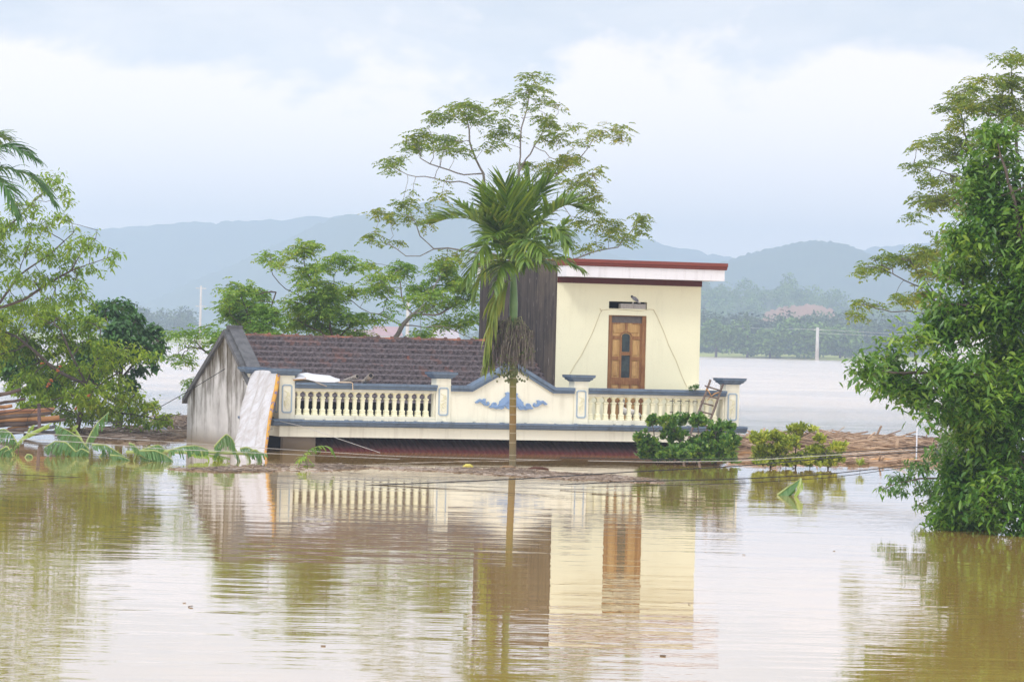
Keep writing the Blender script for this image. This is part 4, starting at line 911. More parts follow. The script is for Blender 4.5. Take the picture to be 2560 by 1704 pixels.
tree('feathery_tree', 'bushy feathery tree with three tufts standing up behind the middle of the tiled roof', 'tree', 94, (835, 1100),
     [(670, 640, 36, 13), (690, 655, 18, 9), (758, 615, 42, 15), (752, 635, 34, 13), (768, 672, 44, 15), (775, 690, 32, 10), (815, 665, 16, 12), (855, 645, 38, 15), (890, 665, 24, 14), (800, 715, 50, 15), (790, 740, 60, 17), (832, 735, 44, 18), (800, 770, 70, 20), (840, 790, 72, 20), (905, 802, 38, 16), (780, 812, 62, 20), (850, 832, 66, 16), (740, 800, 38, 20), (722, 762, 22, 16), (880, 845, 40, 10)],
     [[(840, 1130), (834, 850), (820, 794), (810, 751), (790, 715), (774, 694), (760, 651), (756, 620)], [(800, 745), (756, 744, .2), (714, 722, .2), (682, 687, .2), (673, 655, .2)], [(820, 780), (828, 740, -.3), (835, 715, -.3), (835, 687, -.3), (853, 662, -.3)], [(832, 840), (880, 815, .3), (905, 805, .3)], [(830, 845), (780, 820, -.4), (745, 800, -.4)]],
     9, dict(PIN, ll=.10, att=.9), LEAF_AIRY, BARKD, D=.19, r0=.006, rt=.045)
tree('leafy_tree', 'low leafy tree behind the roof just right of the grey gable', 'tree', 93.5, (642, 1100),
     [(596, 715, 42, 14), (571, 735, 22, 12), (614, 745, 55, 16), (642, 733, 30, 14), (568, 777, 30, 16), (592, 785, 26, 14), (618, 802, 42, 17), (652, 778, 50, 18), (684, 785, 30, 17), (678, 810, 36, 16), (692, 838, 32, 9), (632, 822, 40, 14), (575, 755, 24, 12), (600, 765, 40, 12), (580, 800, 14, 8)],
     [[(642, 1130), (642, 845), (630, 810), (614, 770), (600, 730)], [(640, 840), (660, 805, .2), (675, 780, .2)], [(638, 835), (600, 810, -.2), (575, 785, -.2)], [(690, 730, .3), (664, 730, .2), (640, 738, .1)]],
     10, dict(PIN, ll=.10, att=.9), LEAF_AIRY, BARKD, D=.18, r0=.008, rt=.06)
tree('sapling', 'thin sapling with a few leaf tufts left of the gable, over the water', 'tree', 92, (545, 1100),
     [(440, 836, 14, 7), (468, 828, 22, 9), (498, 832, 12, 10), (436, 886, 22, 9), (452, 900, 14, 8), (478, 900, 12, 6), (545, 850, 24, 16), (535, 835, 16, 10), (560, 835, 20, 9), (552, 870, 15, 12), (478, 965, 14, 10), (530, 815, 10, 5)],
     [[(570, 1130), (560, 905), (530, 890), (505, 872), (480, 858), (460, 838)], [(500, 868), (486, 850, .1), (490, 835, .1)], [(500, 870), (465, 868, -.2), (445, 880, -.2)], [(555, 905), (550, 870), (545, 850)], [(560, 960), (520, 975), (480, 965)]],
     11, PIN, LEAF_AIRY, BARKD, D=.15, r0=.007, rt=.03)
# ------------------------------------------------------------------ left bank of trees
LOOSE = dict(t='bent', k=5, el=(-.7, .5), ll=.13, lw=.045, droop=.5, spread=.05, att=.7, thin=.4)
tree('slender_tree', 'loose branched light green tree at the upper left above the bushes', 'tree', 88, (-60, 1100),
     [(110, 455, 46, 22), (160, 438, 12, 8), (172, 500, 12, 10), (160, 478, 20, 12), (60, 520, 50, 22), (130, 545, 30, 16), (165, 545, 18, 10), (180, 575, 12, 6), (90, 572, 46, 17), (20, 570, 30, 26), (215, 600, 24, 14), (242, 616, 28, 13), (285, 636, 20, 10), (275, 656, 20, 9), (190, 612, 38, 20), (150, 640, 56, 22), (80, 620, 50, 22), (20, 640, 30, 26), (236, 672, 22, 9), (250, 690, 10, 6), (180, 682, 38, 15), (110, 700, 56, 22), (40, 695, 40, 22), (192, 712, 28, 13), (205, 742, 26, 16), (225, 762, 16, 10), (140, 750, 56, 22), (60, 760, 56, 22), (-40, 600, 60, 80), (-50, 720, 60, 60)],
     [[(-60, 1130), (-60, 850), (0, 769), (64, 747), (128, 705), (179, 676), (223, 660), (268, 645)], [(-40, 790), (0, 756, .3), (45, 692, .3), (64, 635, .3), (78, 580, .3), (90, 500, .3)], [(45, 692, .3), (112, 645, .2), (160, 603, .1), (185, 580, .1)], [(179, 676), (204, 632, -.2), (239, 597, -.3), (243, 576, -.3)], [(-60, 850), (-80, 700), (0, 580), (60, 530), (120, 470)]],
     24, LOOSE, LEAF_FRESH, BARKD, D=.24, r0=.006, rt=.07)
tree('spreading_bush', 'big yellow green bush spreading over the debris on the left', 'bush', 90, (180, 1085),
     [(60, 790, 80, 36), (150, 790, 70, 32), (230, 805, 36, 22), (40, 860, 60, 44), (120, 860, 70, 38), (200, 850, 56, 36), (272, 868, 46, 26), (330, 882, 44, 24), (378, 892, 30, 14), (250, 915, 56, 22), (180, 930, 56, 28), (100, 930, 60, 28), (285, 955, 40, 22), (225, 990, 66, 30), (320, 990, 44, 14), (375, 1015, 40, 16), (424, 1048, 36, 14), (300, 1035, 60, 18), (350, 1058, 60, 12), (-30, 850, 60, 80), (180, 1040, 60, 22), (60, 960, 50, 30), (130, 995, 50, 26), (190, 985, 50, 30), (250, 1025, 60, 24), (90, 1015, 50, 20), (310, 1020, 40, 18)],
     [[(190, 1110), (200, 1040), (215, 960), (180, 890), (150, 820)], [(205, 1010), (260, 955), (320, 910), (370, 895)], [(215, 960), (150, 930), (90, 880), (40, 840)], [(200, 1050), (280, 1030), (360, 1040), (420, 1050)], [(215, 960), (240, 900), (250, 850)]],
     34, dict(LOOSE, ll=.115, lw=.055, att=1), LEAF_BUSH, BARKD, D=.25, r0=.006, rt=.06, dk=.22, gap=(.35, -.5))
tree('dark_tree', 'dark green dense tree behind the yellow green bush on the left', 'tree', 95, (330, 1060),
     [(262, 772, 32, 22), (310, 765, 30, 14), (325, 800, 36, 22), (372, 832, 38, 22), (398, 868, 20, 24), (350, 872, 48, 28), (300, 832, 42, 30), (345, 930, 18, 16), (270, 880, 40, 40), (230, 900, 60, 50), (330, 960, 15, 20), (385, 910, 14, 12), (40, 900, 60, 60), (120, 950, 60, 40)],
     [[(300, 1130), (300, 950), (310, 870), (330, 810)], [(300, 950), (350, 890), (390, 860)], [(300, 900), (275, 830), (262, 780)], [(300, 1000), (200, 930), (80, 900)]],
     34, dict(LOOSE, ll=.16, lw=.08, droop=.4, att=1), LEAF_DARK, BARKD, D=.28, r0=.009, rt=.1)
def fruits():
    rg = random.Random(2); root = bpy.data.objects['spreading_bush']; bm_ = island_mat('orange_red_berry', G((.30, .05, .02), (.42, .15, .03), (.18, .05, .03)), .4)
    for cx, cy in ((122, 958), (128, 950), (144, 925), (150, 915), (118, 965), (222, 988), (190, 1020), (105, 910)):
        b = MB()
        for k in range(5):
            p = W(cx+rg.uniform(-3, 3), cy+rg.uniform(-2.5, 2.5), 88.2+rg.uniform(-.02, .02)); r = .021
            b.tube([p+np.array((0, 0, q*r)) for q in (1, .6, 0, -.6, -1)], [.004, r*.8, r, r*.8, .004], 7)
        o = b.build('berry_cluster', bm_, root, True); o.location = -Vector(root.location)
fruits()
# ------------------------------------------------------------------ right side trees
tree('airy_tree', 'airy olive crowned tree behind the dense tree at the right edge', 'tree', 92, (2600, 1100),
     [(2524, 145, 32, 12), (2550, 150, 20, 14), (2466, 200, 30, 12), (2440, 222, 36, 14), (2524, 203, 46, 18), (2412, 243, 34, 14), (2390, 270, 38, 15), (2445, 265, 46, 20), (2505, 252, 46, 22), (2530, 290, 46, 26), (2390, 310, 24, 14), (2314, 359, 40, 11), (2360, 350, 38, 13), (2412, 365, 48, 16), (2470, 330, 40, 16), (2385, 390, 36, 14), (2278, 417, 26, 8), (2312, 405, 28, 8), (2332, 448, 34, 12), (2380, 445, 34, 12), (2412, 472, 48, 20), (2323, 497, 38, 16), (2368, 502, 46, 18), (2296, 540, 14, 5), (2440, 520, 40, 20),
      (2385, 586, 36, 11), (2350, 602, 28, 11), (2314, 627, 38, 12), (2234, 642, 42, 11), (2190, 667, 38, 9), (2158, 677, 20, 8), (2278, 655, 42, 15), (2332, 640, 36, 14), (2323, 680, 38, 15), (2247, 743, 34, 9), (2167, 756, 32, 8), (2140, 787, 20, 7), (2300, 740, 38, 12), (2345, 770, 36, 12), (2620, 250, 60, 80), (2640, 450, 60, 80)],
     [[(2620, 1130), (2600, 900), (2560, 700), (2520, 560), (2460, 450), (2410, 330), (2400, 280)], [(2560, 700), (2450, 760, -.3), (2345, 760, -.5), (2310, 720, -.5), (2260, 700, -.5), (2205, 672, -.5)], [(2450, 765, -.3), (2350, 785, -.2), (2230, 780, -.2), (2165, 762, -.2)], [(2350, 745, -.5), (2300, 690, -.4), (2275, 650, -.4)], [(2490, 500), (2410, 450, .3), (2330, 420, .4), (2290, 415, .4)], [(2520, 560), (2545, 400), (2530, 250), (2528, 160)], [(2470, 470), (2400, 510, -.4), (2345, 500, -.5)]],
     12, PIN, LEAF_OLIVE, BARKD, D=.21, r0=.006, rt=.08)
BIG = dict(t='bent', k=9, el=(-.9, 1.0), ll=.135, lw=.042, droop=.25, spread=.10, att=1, thin=.5)
tree('dense_tree', 'dense glossy green tree standing in the flood at the right edge', 'tree', 53.5, (2600, 1350),
     [(2490, 345, 34, 26), (2525, 425, 56, 46), (2455, 430, 36, 28), (2440, 500, 46, 40), (2520, 540, 66, 50), (2420, 600, 46, 40), (2500, 655, 76, 52), (2398, 690, 50, 42), (2352, 740, 42, 32), (2480, 780, 86, 54), (2372, 822, 62, 42), (2285, 850, 54, 30), (2232, 880, 44, 32), (2170, 918, 30, 26), (2228, 955, 44, 30), (2300, 965, 54, 40), (2400, 930, 76, 50), (2505, 900, 76, 60), (2340, 1020, 46, 26), (2430, 1040, 66, 44), (2520, 1040, 66, 66), (2460, 1120, 80, 50), (2420, 1180, 60, 40), (2500, 1170, 80, 50), (2560, 1000, 60, 100), (2560, 700, 60, 120), (2470, 1000, 70, 50), (2400, 1250, 50, 36), (2500, 1240, 76, 56), (2375, 1302, 46, 24), (2450, 1305, 76, 26), (2545, 1300, 56, 40), (2640, 500, 80, 90), (2650, 700, 80, 90), (2650, 900, 80, 90), (2650, 1100, 80, 90), (2650, 1270, 80, 60)],
     [[(2640, 1400), (2610, 1000), (2570, 700), (2530, 480), (2495, 360)], [(2600, 1050), (2460, 970), (2330, 935), (2200, 925)], [(2600, 1150), (2500, 1140), (2430, 1120)], [(2620, 1300), (2500, 1270), (2400, 1280)], [(2580, 800), (2480, 780), (2380, 760)]],
     34, BIG, LEAF_MANGO, BARKD, D=.17, r0=.006, rt=.12, depth=.8, dk=.15, gap=(.34, -.05))
tree('willowy_shrub', 'small leaved shrub drooping to the water below the dense right tree', 'shrub', 56, (2480, 1300),
     [(2385, 1095, 36, 26), (2350, 1130, 36, 20), (2300, 1165, 44, 18), (2250, 1195, 34, 10), (2215, 1222, 22, 7), (2270, 1228, 36, 10), (2330, 1215, 44, 18), (2385, 1180, 40, 26), (2300, 1262, 24, 10), (2345, 1255, 30, 14), (2420, 1215, 30, 24)],
     [[(2500, 1360), (2470, 1250), (2400, 1200), (2320, 1195), (2250, 1205), (2205, 1225)], [(2440, 1225), (2400, 1130), (2350, 1110)], [(2400, 1200), (2340, 1240), (2295, 1262)]],
     22, dict(t='bent', k=6, el=(-.9, .4), ll=.085, lw=.03, droop=.5, spread=.03, att=.7, thin=.5), LEAF_MANGO, BARKD, D=.13, r0=.004, rt=.03, depth=.5)
ROS = dict(t='bent', k=11, el=(.25, 1.4), ll=.13, lw=.062, droop=.15, spread=.015, att=.8, thin=.25)
tree('half_drowned_bush', 'dark green broad leaved bush in the water at the foot of the ladder', 'bush', 80.8, (1720, 1165),
     [(1630, 1052, 15, 15), (1602, 1095, 14, 12), (1622, 1112, 30, 18), (1672, 1058, 22, 16), (1702, 1050, 26, 14), (1682, 1090, 34, 20), (1745, 1055, 20, 16), (1790, 1072, 22, 16), (1824, 1072, 10, 14), (1768, 1108, 48, 22), (1826, 1110, 26, 24), (1702, 1135, 58, 18), (1642, 1140, 32, 12), (1800, 1140, 42, 16), (1740, 1130, 48, 20), (1700, 1157, 66, 7), (1800, 1157, 48, 7), (1640, 1154, 30, 8), (1610, 1135, 18, 14)],
     [[(1720, 1180), (1715, 1130), (1690, 1080)], [(1650, 1180), (1640, 1110), (1630, 1060)], [(1790, 1180), (1785, 1110), (1790, 1080)], [(1745, 1175), (1745, 1100), (1745, 1065)]],
     34, ROS, LEAF_RUB, BARKD, D=.13, r0=.006, rt=.02, depth=.35, dk=.12)
tree('half_drowned_bush', 'yellow green broad leaved bush in the water right of the house, before the driftwood', 'bush', 79.5, (2000, 1170),
     [(1900, 1098, 24, 16), (1937, 1095, 22, 14), (1990, 1080, 22, 14), (2000, 1068, 16, 8), (2035, 1074, 10, 6), (1970, 1108, 36, 18), (1925, 1128, 40, 14), (2050, 1100, 16, 10), (2040, 1130, 28, 14), (2092, 1122, 24, 12), (2075, 1148, 40, 12), (2000, 1148, 48, 13), (1950, 1152, 40, 10), (1960, 1163, 60, 7), (2055, 1163, 50, 7), (1905, 1160, 22, 8), (1900, 1135, 20, 20)],
     [[(1930, 1190), (1920, 1130), (1905, 1100)], [(1990, 1190), (1990, 1120), (1992, 1080)], [(2070, 1190), (2065, 1130), (2052, 1105)], [(1992, 1090), (2035, 1075)]],
     48, dict(ROS, ll=.11, lw=.045), LEAF_RUBY, BARKD, D=.13, r0=.006, rt=.02, depth=.35, dk=.12)
tree('water_plant', 'tiny yellow green sprig poking from the water right of the yellow green bush', 'plant', 79, (2150, 1168),
     [(2150, 1158, 9, 6)], [[(2150, 1180), (2150, 1162)]], 90, dict(ROS, ll=.11, lw=.035, k=6), LEAF_RUBY, BARKD, D=.08, r0=.004, rt=.01, depth=.1)
tree('coping_plant', 'little dark plant growing on the right foot of the upper room, above the coping', 'plant', 86.4, (1740, 975),
     [(1730, 971, 7, 3, 0), (1742, 968, 7, 4, 0)], [[(1738, 978), (1738, 972)]], 260, dict(t='bent', k=5, el=(-.2, 1.2), ll=.05, lw=.03, droop=.1, spread=.02, att=.8, thin=.2), LEAF_DARK, BARKD, D=.05, r0=.004, rt=.01, depth=.05)

# ------------------------------------------------------------------ banana plants lying in the flood
def banana_leaf(pts, wd, m, parent, loc, droop=.55, tear=.7, sides=(1, -1), name='leaf'):
    pts = np.array(pts, float); t = np.linspace(0, 1, len(pts)); n = 30; tt = np.linspace(0, 1, n)
    C = np.stack([np.interp(tt, t, pts[:, k]) for k in range(3)], 1)
    for _ in range(3): C[1:-1] = (C[:-2]+2*C[1:-1]+C[2:])/4
    T_ = nrm(np.gradient(C, axis=0)); V = []; Fq = []
    for s in sides:
        off = 0; dr = droop; kk = 1
        for i in range(n-1):
            if random.random() < tear: dr = droop*random.uniform(.3, 2.0); kk = random.uniform(.72, 1.08); off = random.uniform(.0, .35)
            k = math.sin(math.pi*min(1, (tt[i]*.93+.07)))**.55*wd*1.6*kk; sd = np.cross(T_[i], (0, 0, 1.)); sd = sd/max(np.linalg.norm(sd), .2)
            e = sd*s*math.cos(dr)*k+T_[i]*k*.25+np.array((0, 0, -math.sin(dr)*k)); o = len(V)
            g = .72 if random.random() < tear else 1.0
            a, b_ = C[i], C[i]+(C[i+1]-C[i])*g
            m1 = (e*.5)+np.array((0, 0, .10*k))
            V += [a, b_, a+m1, b_+m1, a+e, b_+e]; Fq += [(o, o+1, o+3, o+2), (o+2, o+3, o+5, o+4)]
    V = np.array(V); V[:, 2] = np.maximum(V[:, 2], -.03)
    rib = MB().tube(list(C-loc+np.array((0, 0, .008))), list(np.linspace(.020, .006, n)), 6).build(name, BANRIB, parent, True)
    link('blade', mesh_np('blade', V-loc, [np.array(Fq)]), m, rib, False)
    return rib
BANRIB = plain('pale_green_rib', (.28, .34, .10), (.36, .42, .16), 8, .5)
def banana(label, base, leaves, stem=None):
    Y = yat(*base); b = W(*base, Y); loc = np.array((b[0], b[1], 0)); root = empty('banana_plant', loc); tag(root, label, 'banana plant', 'banana plants flattened by the flood')
    for lf in leaves:
        pts, wd = lf[0], lf[1]; k = lf[2] if len(lf) > 2 else {}
        y0 = k.pop('Y', Y); m = k.pop('m', LEAF_BAN)
        P = [W(p[0], p[1], y0+(p[2] if len(p) > 2 else 0)) for p in pts]
        banana_leaf(P, wd, m, root, loc, **k)
    if stem: 
        MB().tube([W(x, y, Y)-loc for x, y in stem], .035, 8).build('stem', BANRIB, root, True)
banana('banana plant at the far left with one big yellow green leaf over the logs', (40, 1142), [([(30, 1130), (55, 1095), (85, 1078), (128, 1058)], .17, dict(m=LEAF_BANY, droop=.25, tear=.1, Y=78)), ([(48, 1118), (30, 1085), (10, 1072), (-25, 1080)], .22, dict(droop=.7, Y=78)), ([(33, 1142), (18, 1115), (0, 1125), (-15, 1145)], .20, dict(droop=1.0)), ([(60, 1150), (68, 1136), (80, 1138), (86, 1158)], .10, dict(droop=.8)), ([(66, 1090), (75, 1070), (86, 1062)], .08, dict(m=LEAF_BANY, Y=78.2)), ([(20, 1150), (10, 1130), (30, 1120)], .15)])
banana('fallen banana plant with tall torn leaves right of the log pile', (225, 1140), [([(222, 1125), (200, 1095), (172, 1078), (140, 1062)], .27, dict(droop=.9, tear=.7, Y=77)), ([(214, 1112), (226, 1085), (245, 1055), (272, 1030)], .20, dict(droop=1.0, tear=.7, Y=77)), ([(190, 1130), (165, 1106), (138, 1103), (112, 1118)], .20, dict(droop=.9, Y=76)), ([(223, 1132), (205, 1122), (188, 1130), (172, 1152)], .18, dict(droop=.8)), ([(250, 1110), (262, 1125), (258, 1145), (248, 1168)], .12, dict(droop=.9)), ([(230, 1112), (262, 1112), (290, 1128), (312, 1142)], .16, dict(droop=.7)), ([(205, 1100), (190, 1075), (182, 1068), (195, 1062)], .08, dict(m=LEAF_BANY, Y=79)), ([(240, 1150), (255, 1135), (262, 1120)], .12)])
banana('low banana plant with drooping leaves lying in open water left of the gable', (370, 1152), [([(345, 1128), (386, 1126), (415, 1138), (432, 1152)], .20, dict(droop=.8)), ([(322, 1108), (335, 1112), (348, 1126)], .15, dict(droop=.5, Y=74)), ([(350, 1128), (372, 1118), (395, 1112), (410, 1120)], .15, dict(droop=.7, Y=75)), ([(348, 1136), (360, 1145), (382, 1152)], .14), ([(340, 1132), (338, 1145), (332, 1155)], .10), ([(275, 1138), (300, 1140), (325, 1150)], .12)])
banana('fallen banana plant with a long yellow stem below the gable wall and tarpaulin', (560, 1152), [([(420, 1127), (455, 1117), (490, 1114), (520, 1124)], .18, dict(droop=.6, Y=74)), ([(535, 1118), (552, 1098), (566, 1085), (580, 1096), (588, 1112)], .20, dict(droop=1.1, Y=75)), ([(580, 1112), (592, 1128), (598, 1148), (604, 1162)], .16, dict(droop=.9)), ([(622, 1130), (640, 1124), (652, 1136), (656, 1160)], .18, dict(droop=1.0)), ([(600, 1122), (618, 1118), (640, 1128), (668, 1136)], .14, dict(droop=.7)), ([(470, 1136), (510, 1136), (550, 1140), (575, 1146)], .12, dict(m=LEAF_BANY, droop=.3)), ([(560, 1110), (545, 1122), (535, 1138)], .15), ([(610, 1130), (622, 1140), (628, 1156)], .12, dict(m=LEAF_BANY))], stem=[(315, 1130), (400, 1127), (463, 1130), (520, 1129), (575, 1131), (640, 1134)])
def sprig():
    Y = yat(752, 1166); b = W(752, 1166, Y); loc = np.array((b[0], b[1], 0)); root = empty('palm_sprig', loc); tag(root, 'green palm frond arching out of the water before the dark porch', 'palm frond')
    frond([W(746, 1166, Y), W(756, 1140, Y), W(775, 1122, Y), W(800, 1113, Y), W(824, 1116, Y), (W(832, 1130, Y))], 20, .26, .035, LEAF_AIRY, root, loc, droop=.5, up=.1, rr=.01, start=.05)
    frond([W(770, 1168, Y), W(765, 1148, Y-.1), W(757, 1140, Y-.2), W(744, 1152, Y-.3)], 9, .2, .04, LEAF_AIRY, root, loc, droop=.6, up=.1, rr=.01, start=.05)
sprig()
def bent_leaf():
    Y = yat(1975, 1238); P = [W(1943, 1238, Y), W(1970, 1218, Y), W(2002, 1197, Y-.2), W(2000, 1215, Y-.3), W(1985, 1240, Y-.35)]; loc = np.array((P[0][0], P[0][1], 0)); root = empty('banana_leaf', loc)
    tag(root, 'lone broken banana leaf folded over above open water before the yellow green bush', 'banana leaf')
    banana_leaf(P[:3], .13, LEAF_BAN, root, loc, droop=1.1, tear=.05); banana_leaf(P[2:], .05, LEAF_BANY, root, loc, droop=.8, tear=.0)
bent_leaf()

# ------------------------------------------------------------------ drifting litter
def litter(name, label, poly, n, m, size=(.12, .6), thick=.012, pile=.1, kind='stuff', up=.04, seed=1):
    """sticks, stalks and bark inside a pixel polygon lying on the water"""
    rg = np.random.default_rng(seed); wp = [W(x, y, yat(x, y)) for x, y in poly]; wx = [p[0] for p in wp]; wy = [p[1] for p in wp]
    P = []
    def inside(x, y):
        c = False; j = len(wx)-1
        for i in range(len(wx)):
            if (wy[i] > y) != (wy[j] > y) and x < (wx[j]-wx[i])*(y-wy[i])/(wy[j]-wy[i])+wx[i]: c = not c
            j = i
        return c
    while len(P) < n:
        # spread evenly in the view as well as on the water
        x, y = rg.uniform(min(wx), max(wx)), 1/rg.uniform(1/max(wy), 1/min(wy))
        if inside(x, y) and (math.sin(x*1.7+y*.6)+math.sin(x*.6-y*.35+2) > -.6 or rg.random() < .12): P.append((x, y))
    P = np.array(P); V = []; Fq = []
    A = rg.normal(.1, .55, n); Lh = rg.uniform(*size, n)**1.3; T = rg.normal(0, .085, n); tk = rg.random(n) < up*.12; T[tk] = rg.uniform(.4, 1.3, tk.sum()); Lh[tk] *= .55
    Wd = rg.uniform(.5, 2.2, n)*thick; H = rg.uniform(.3, .8, n)*thick; Z = rg.uniform(0, 1, n)**2*pile+.004
    d = np.stack([np.cos(A)*np.cos(T), np.sin(A)*np.cos(T), np.sin(T)], 1); s = nrm(np.cross(d, (0, 0, 1.))); u = np.cross(s, d)
    c = np.column_stack([P, Z+np.abs(d[:, 2])*Lh*.4])
    V = np.stack([c+a*d*Lh[:, None]/2+b_*s*Wd[:, None]+e*u*H[:, None] for a in (-1, 1) for b_ in (-1, 1) for e in (-1, 1)], 1)
    q = np.array([(0, 1, 3, 2), (4, 6, 7, 5), (0, 4, 5, 1), (2, 3, 7, 6), (0, 2, 6, 4), (1, 5, 7, 3)])
    loc = np.array((P[:, 0].mean(), P[:, 1].mean(), 0))
    o = link(name, mesh_np(name, V.reshape(-1, 3)-loc, [(np.arange(n)[:, None, None]*8+q[None]).reshape(-1, 4)]), m); o.location = loc
    tag(o, label, 'debris', None, kind); return o
litter('floating_debris', 'thick raft of brown stalks and driftwood right of the house', [(1840, 1112), (1900, 1095), (2050, 1093), (2200, 1098), (2380, 1106), (2380, 1125), (2250, 1124), (2100, 1122), (1950, 1122), (1850, 1130)], 4300, DEBRIS, (.15, 1.1), .020, .09, seed=1)
litter('floating_debris', 'nearer tongue of tan driftwood in front of the right raft', [(1840, 1140), (1950, 1132), (2100, 1134), (2250, 1138), (2370, 1140), (2380, 1160), (2300, 1163), (2150, 1160), (2000, 1158), (1850, 1158)], 2300, DEBRIS, (.12, .8), .016, .05, seed=2)
litter('floating_debris', 'dark twigs and rubbish under the left bush', [(150, 1080), (250, 1076), (330, 1072), (400, 1072), (485, 1078), (488, 1092), (440, 1098), (360, 1102), (280, 1102), (180, 1100)], 2400, DEBRISD, (.12, .7), .014, .10, seed=3)
litter('floating_debris', 'debris behind the gable at the left', [(390, 1052), (482, 1050), (484, 1068), (400, 1068)], 500, DEBRISD, (.15, .7), .016, .15, seed=4)
litter('floating_debris', 'scum of twigs below the tarpaulin and palm frond', [(540, 1168), (640, 1160), (760, 1158), (900, 1164), (940, 1168), (820, 1176), (680, 1178), (560, 1180), (420, 1172)], 900, DEBRISD, (.05, .35), .009, .012, seed=5)
litter('floating_debris', 'thin grey scum line crossing the palm trunk', [(920, 1166), (1060, 1166), (1200, 1170), (1300, 1170), (1400, 1180), (1520, 1186), (1660, 1200), (1660, 1208), (1520, 1202), (1400, 1198), (1280, 1190), (1100, 1178), (940, 1172)], 1900, DEBRISD, (.03, .26), .008, .008, seed=6, up=.01)
litter('floating_debris', 'sparse leaf bits and straw scattered over the open foreground water', [(-20, 1215), (2100, 1225), (2300, 1420), (2560, 1500), (2560, 1704), (-20, 1704)], 16, DEBRISD, (.02, .10), .007, .002, seed=9, up=0)
def chunks():
    for (px, py, l, a, r, lab) in ((1345, 1172, .42, .1, .035, 'reddish brown piece of bark floating just right of the palm trunk'), (1270, 1168, .35, .5, .03, 'tan scrap of wood caught against the palm trunk'), (1170, 1166, .2, 0, .04, 'yellow lump of foam floating left of the palm trunk')):
        P = W(px, py, yat(px, py)); c = (.10, .035, .02) if 'reddish' in lab else ((.30, .20, .11) if 'tan' in lab else (.62, .55, .12))
        o = MB().tube([(-l/2, 0, .0), (-l*.2, .02, r*.5), (l*.2, -.02, r*.4), (l/2, .0, .01)], [(r*.6, r*.3), (r*1.6, r*.9), (r*1.4, r), (r*.4, r*.2)], 7).build('foam_lump' if 'foam' in lab else 'wood_scrap', plain('scrap', c, tuple(x*.7 for x in c), 12, .8)); o.location = P; o.rotation_euler[2] = a
        tag(o, lab, 'foam' if 'foam' in lab else 'driftwood')
    P = W(392, 1080, yat(392, 1084)); o = MB().tube([(-.28, 0, 0), (-.2, 0, .04), (0, 0, .08), (.2, .02, .05), (.3, 0, 0)], [(.02, .01), (.12, .07), (.18, .12), (.1, .06), (.02, .01)], 12).build('plastic_bag', plain('blue_grey_plastic', (.12, .15, .19), (.2, .23, .27), 8, .35), None, True); o.location = P; tag(o, 'blue grey plastic bag floating among the twigs left of the gable', 'bag')
    P = W(2240, 1156, yat(2240, 1156)); o = MB().tube([(-.75, 0, 0), (-.4, .03, .05), (0, 0, .03), (.4, -.03, .05), (.8, 0, 0)], [(.02, .01), (.14, .06), (.1, .05), (.13, .06), (.02, .01)], 8).build('driftwood_board', plain('orange_bark', (.42, .2, .07), (.55, .32, .14), 7, .8)); o.location = P; tag(o, 'orange bark sheet lying in the nearer driftwood on the right', 'driftwood')
    P = W(1870, 1140, yat(1870, 1140)); o = MB().tube([(-.5, 0, 0), (-.1, .03, .06), (.2, 0, .05), (.6, 0, .28), (.8, 0, .45)], [(.02, .01), (.1, .05), (.09, .05), (.05, .03), .015], 8).build('driftwood_branch', plain('orange_bark2', (.42, .2, .07), (.55, .32, .14), 7, .8)); o.location = P; tag(o, 'orange brown broken branch sticking up between the two half drowned bushes', 'driftwood')
chunks()
